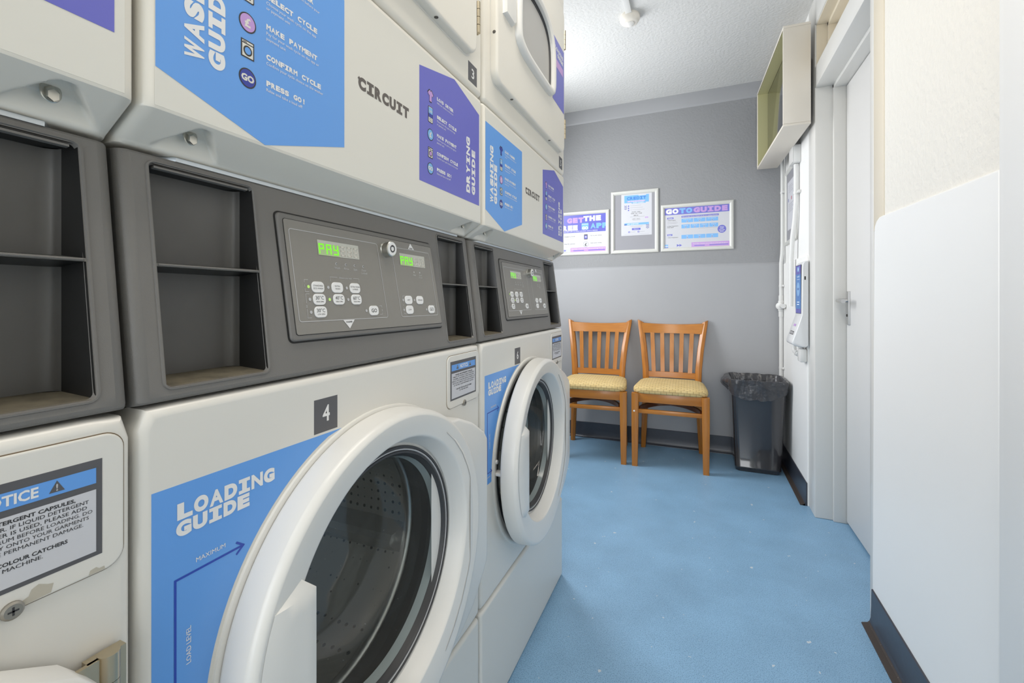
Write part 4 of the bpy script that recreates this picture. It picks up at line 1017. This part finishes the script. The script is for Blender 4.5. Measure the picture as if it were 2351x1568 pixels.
ch = make_chair(); ch.location = (-.1560, 3.036, 0); ch.rotation_euler = (0, 0, math.radians(1.0))
tag(ch, 'honey wooden dining chair with woven yellow seat next to the black bin', 'chair', 'wooden chairs against the grey wall')
m = M(); m.lathe((-.2015 - .004, -.2105, .342), (0, -1, 0), [(0, .0055), (.0006, .0045)], ink_white, 14, cap1=True); m.build('paint_spot', ch)
c2 = bpy.data.objects.new('dining_chair', None); COL.objects.link(c2); c2.empty_display_size = .05
c2.location = (-.6400, 3.012, 0); c2.rotation_euler = (0, 0, math.radians(4.5))
for k in ch.children:
    if k.name.startswith('paint_spot'): continue
    d = k.copy(); COL.objects.link(d); d.parent = c2
tag(c2, 'honey wooden dining chair partly hidden by the washing machine with the ajar door', 'chair', 'wooden chairs against the grey wall')

# ------------------------------------------------------------------ waste bin with its liner
bin_m = mat('smoked_bin_plastic', (48, 46, 48), 0.05, spec=0.9)
bag_m = mat('black_bin_liner', (62, 62, 65), 0.22, var=(30, 0.2), bump=(13, 0.6, 0.02))
r = empty('waste_bin', (.335, 3.098, 0)); tag(r, 'tall black plastic waste bin in the corner beside the chair', 'bin')
m = M(); rg = []
def binr(z, g=0.0): f = z / .545; return rrect(-(.120 + .026 * f) - g, -(.110 + .032 * f) - g, .120 + .026 * f + g, .110 + .032 * f + g, .030, 6)
for z, g in ((0, -.010), (.003, -.002), (.018, 0), (.020, .0015), (.030, .0015), (.033, 0), (.30, 0), (.52, 0), (.530, .004), (.545, .004), (.548, .001), (.540, -.004), (.30, -.006), (.02, -.006)): rg.append([(a, b, z) for a, b in binr(max(z, 0), g)])
m.loft(rg, bin_m, True, True, True); m.build('bin_body', r, 40)
m = M(); rows_ = []; N = 176
base = binr(.545, 0.0)
def samp(p, n):
    L = [0]
    for i in range(len(p)): L.append(L[-1] + (Vector(p[(i + 1) % len(p)]) - Vector(p[i])).length)
    out = []
    for k in range(n):
        s_ = L[-1] * k / n; i = max(j for j in range(len(p)) if L[j] <= s_ + 1e-9); f = (s_ - L[i]) / max(1e-9, L[i + 1] - L[i]); a, b = Vector(p[i]), Vector(p[(i + 1) % len(p)]); out.append(a + (b - a) * f)
    return out
bp_ = samp(base, N)
prof = [(-.010, .36), (-.010, .42), (-.010, .47), (-.009, .51), (-.006, .540), (0, .553), (.006, .553), (.009, .540), (.011, .520), (.012, .500), (.012, .480), (.013, .460), (.014, .445)]
for j, (d, z) in enumerate(prof):
    ring_ = []; bp_ = samp(binr(min(z, .545)), N)
    for k in range(N):
        p_ = bp_[k]; n_ = p_.normalized(); ang = math.atan2(p_.y, p_.x)
        left = max(0, math.cos(ang - math.radians(165))) ** 4
        w_ = noise.noise((p_.x * 26, p_.y * 26, z * 9)); w2 = noise.noise((p_.x * 60 + 7, p_.y * 60, z * 22)); w3 = abs(noise.noise((p_.x * 14 + 3, p_.y * 14, 1.7)))
        if j >= 6:
            t = (j - 6) / 6; w4 = noise.noise((p_.x * 7 + 3, p_.y * 7, 1.7)); drop = (.078 + .050 * w4 + .012 * w3) * t; zz = .551 - drop * 1.15 + .004 * w2
            dd_ = .008 + .007 * abs(w_) + .005 * abs(w2) * (0.4 + t) + left * .042 * math.sin(math.pi * min(1, t * 1.1)) ** .8
        else:
            dd_ = d + .006 * w_ * (1 if j < 5 else .3) - .006 * abs(w2) * (j < 5); zz = z + .005 * w_
        q = p_ + n_ * dd_; ring_.append((q.x, q.y, zz))
    rows_.append(ring_)
m.loft(rows_, bag_m, True); m.build('bin_liner', r, 60)

# ------------------------------------------------------------------ screen in a boxed housing on the right wall
khaki = mat('khaki_board', (190, 186, 140), 0.5)
screen_glass = mat('dark_screen_glass', (34, 36, 38), 0.05, spec=1.0, coat=1.0)
r = empty('wall_screen', (.481, 2.84, 1.855), math.radians(2.2)); tag(r, 'white boxed screen housing with khaki lining high on the right wall', 'screen')
hw, hh, dp, th = .372, .482, .114, .012
m = M()
for (y0, y1, z0, z1) in ((-hw, hw, 0, th), (-hw, hw, hh - th, hh), (-hw, -hw + th, th, hh - th), (hw - th, hw, th, hh - th)): m.box(-dp, 0, y0, y1, z0, z1, housing_m, .002)
m.box(-.008, 0, -hw + .005, hw - .005, .005, hh - .005, gloss_white); m.build('housing', r)
m = M(); e = .0015
for (y0, y1, z0, z1) in ((-hw + th, hw - th, th, th + e), (-hw + th, hw - th, hh - th - e, hh - th), (-hw + th, -hw + th + e, th, hh - th), (hw - th - e, hw - th, th, hh - th)): m.box(-dp + .003, -.055, y0, y1, z0, z1, khaki)
m.build('lining', r)
m = M(); m.box(-.058, -.012, -hw + th + .009, hw - th - .009, th + .009, hh - th - .009, screen_glass, .003); m.build('screen_panel', r)
m = M(); m.box(-.004, .036, -.25, -.10, .10, .36, black_m); m.box(-.004, .036, .10, .25, .10, .36, black_m); m.build('wall_bracket', r)

# ------------------------------------------------------------------ payment terminal
term_w = mat('terminal_white', (218, 219, 220), 0.3)
r = empty('payment_terminal', (XR - .0105, 2.665, .79)); tag(r, 'white wall payment terminal with a bright blue touch screen near the door', 'payment terminal')
side = [(0, .008), (.008, 0), (.030, .0), (.050, .004), (.064, .012), (.069, .022), (.066, .034), (.030, .148), (.026, .160), (.024, .40), (.022, .418), (.014, .428), (0, .430)]
m = M(); rr = []
for y, s_ in ((-.082, .88), (-.079, .96), (-.074, 1.0), (.074, 1.0), (.079, .96), (.082, .88)): rr.append([(-(a * s_), y, b * (1 - (1 - s_) * .15) + (1 - s_) * .03) for a, b in side])
m.loft(rr, term_w, True, True, True); m.build('terminal_body', r, 40)
A = Art(Fr((-.0262, 0, 0), (0, -1, 0), (0, 0, 1), (-1, 0, 0)))
scr_b = mat('screen_blue', (52, 116, 186), .2, emit=.10); scr_p = mat('screen_purple', (78, 76, 168), .2, emit=.10); scr_w = mat('screen_white', (210, 225, 240), .2, emit=.4); scr_s = mat('screen_button', (120, 170, 220), .2, emit=.10)
A.sheet([(-.066, .166), (.062, .166), (.062, .413), (-.066, .413)], groove_m, .0008); A.rect(-.064, .168, .060, .411, scr_b, 2); A.rect(-.064, .366, .060, .411, scr_p, 3); A.rect(-.064, .168, .060, .190, scr_p, 3)
A.rect(-.020, .380, .018, .403, scr_s, 4); A.text('GO', -.001, .387, .010, scr_w, 5, .03, 'c'); A.text('WELCOME', -.002, .350, .008, scr_w, 4, .01, 'c'); A.text('Tap start to begin', -.002, .338, .006, scr_w, 4, 0, 'c'); A.disc(-.002, .290, .036, .036, scr_s, 4, 40); A.text('START', -.002, .286, .010, navy_v, 5, .02, 'c'); A.rect(-.03, .222, .026, .226, scr_w, 4); A.rect(-.03, .210, .020, .214, scr_w, 4)
A.build('touch_screen', r)
u_ = Vector((-.036, 0, -.114)).normalized(); A = Art(Fr((-.0303, 0, .148), (0, -1, 0), -u_, (-u_.z * -1, 0, 0)))
A = Art(Fr(Vector((-.0306, 0, .1478)), (0, -1, 0), (.0364, 0, .114), (-.114, 0, .0364)))
A.rect(-.02, -.048, .034, -.036, lilac_v, 1); A.rect(-.045, -.092, .045, -.074, ink_black, 1, .002)
for k in range(6): A.rect(-.040 + k * .014, -.089, -.030 + k * .014, -.077, ink_grey, 2)
A.build('card_slot', r)
m = M(); m.prism(Fr((0, -.0815, 0), (-1, 0, 0), (0, 0, 1), (0, -1, 0)), rrect(.010, .335, .016, .352, .001), 0, .0012, groove_m); m.build('side_port', r)
# white connection box under the terminal
pvc = mat('white_pvc', (220, 220, 218), 0.35)
r = empty('junction_box', (XR - .0100, 2.68, .735)); tag(r, 'small white connection box with a stub of pipe just below the payment terminal', 'junction box')
m = M(); m.box(-.032, 0, -.078, -.016, -.022, .046, pvc, .008); m.build('box_body', r)
m = M(); m.lathe((-.022, -.045, .046), (0, 0, 1), [(0, .013), (.008, .013)], pvc, 16, cap1=True); m.tube([(-.022, -.005, .012), (-.022, .08, .012), (-.022, .11, .014), (-.022, .118, .022), (-.022, .12, .045)], .011, pvc, 12); m.lathe((-.022, .02, .012), (0, 1, 0), [(0, .015), (.03, .015)], pvc, 16, cap0=True, cap1=True); m.build('pipe_stub', r)

# ------------------------------------------------------------------ conduits
r = empty('conduit_pipe', (0, 0, 0)); r.location = (XR - .022, 3.262, .12); tag(r, 'white plastic conduit running down the room corner behind the bin', 'pipe')
m = M(); m.tube([(-.002, 0, 0), (-.002, 0, 1.08), (-.002, 0, 1.14), (.004, 0, 1.20), (.006, 0, 1.26), (.006, 0, 2.30)], .0105, pvc, 14); m.build('pipe', r)
for z in (.47, .99, 1.58): m2_ = M(); m2_.lathe((-.001 if z < 1.2 else .006, 0, z), (0, 0, 1), [(0, .0125), (.012, .0125)], pvc, 14, cap0=True, cap1=True); m2_.box(.0, .012 if z < 1.2 else .0215, -.036, -.004, z, z + .012, pvc, .002); m2_.build('pipe_clip', r)
m = M(); m.lathe((-.002, 0, .80), (0, 0, 1), [(0, .0135), (.035, .0135), (.038, .016), (.10, .016), (.103, .0135), (.135, .0135)], pvc, 16, cap0=True, cap1=True); m.lathe((-.004, 0, .868), (-.6, -1, 0), [(0, .022), (.018, .022), (.020, .018)], pvc, 20, cap0=True, cap1=True); m.tube([(-.002, -.01, .868), (-.004, -.10, .868)], .014, pvc, 14); m.build('inspection_tee', r)
r = empty('conduit_pipe', (0, 0, 0)); r.location = (XR - .016, 2.842, .99); tag(r, 'white plastic conduit dropping from the upper junction box to the payment terminal', 'pipe')
m = M(); m.tube([(-.016, .045, 0), (-.016, .04, .26), (-.012, .030, .38), (-.004, .010, .48), (.0, 0, .58), (.0, 0, .778)], .0118, pvc, 16); m.build('pipe', r)
m = M(); m.lathe((.0, 0, .615), (0, 0, 1), [(0, .0138), (.014, .0138)], pvc, 16, cap0=True, cap1=True); m.box(.0, .0155, -.046, -.012, .615, .629, pvc, .002); m.build('pipe_clip', r)
r = empty('junction_box', (XR, 2.83, 1.745)); tag(r, 'larger white junction box tucked right under the screen housing', 'junction box')
m = M(); m.box(-.036, 0, -.030, .070, .026, .120, pvc, .004); m.build('box_body', r)
m = M(); m.prism(Fr((-.036, 0, 0), (0, 1, 0), (0, 0, 1), (-1, 0, 0)), rrect(-.028, .028, .068, .118, .004), 0, .004, pvc, .002); m.build('cover', r)

# ------------------------------------------------------------------ motion sensor and its trunking on the ceiling
ivory = mat('ivory_plastic', (236, 230, 220), 0.35)
r = empty('ceiling_sensor', (-.313, 2.300, H)); tag(r, 'round ivory motion sensor on the ceiling above the gangway', 'sensor')
m = M(); m.lathe((0, 0, 0), (0, 0, -1), [(0, .047), (.010, .047), (.0105, .050), (.022, .049), (.032, .043), (.038, .034), (.040, .024)], ivory, 40, cap1=True); m.build('sensor_body', r)
m = M(); m.lathe((0, 0, -.039), (0, 0, -1), [(0, .023), (.006, .021), (.011, .014), (.013, .004)], mat('sensor_lens', (240, 238, 234), .2), 32, cap1=True); m.build('lens', r)
m = M(); m.box(-.327, -.297, .8, 2.262, H - .016, H, pvc, .002); tag(m.build('cable_trunking'), 'flat white cable trunking along the ceiling leading to the round sensor', 'trunking')
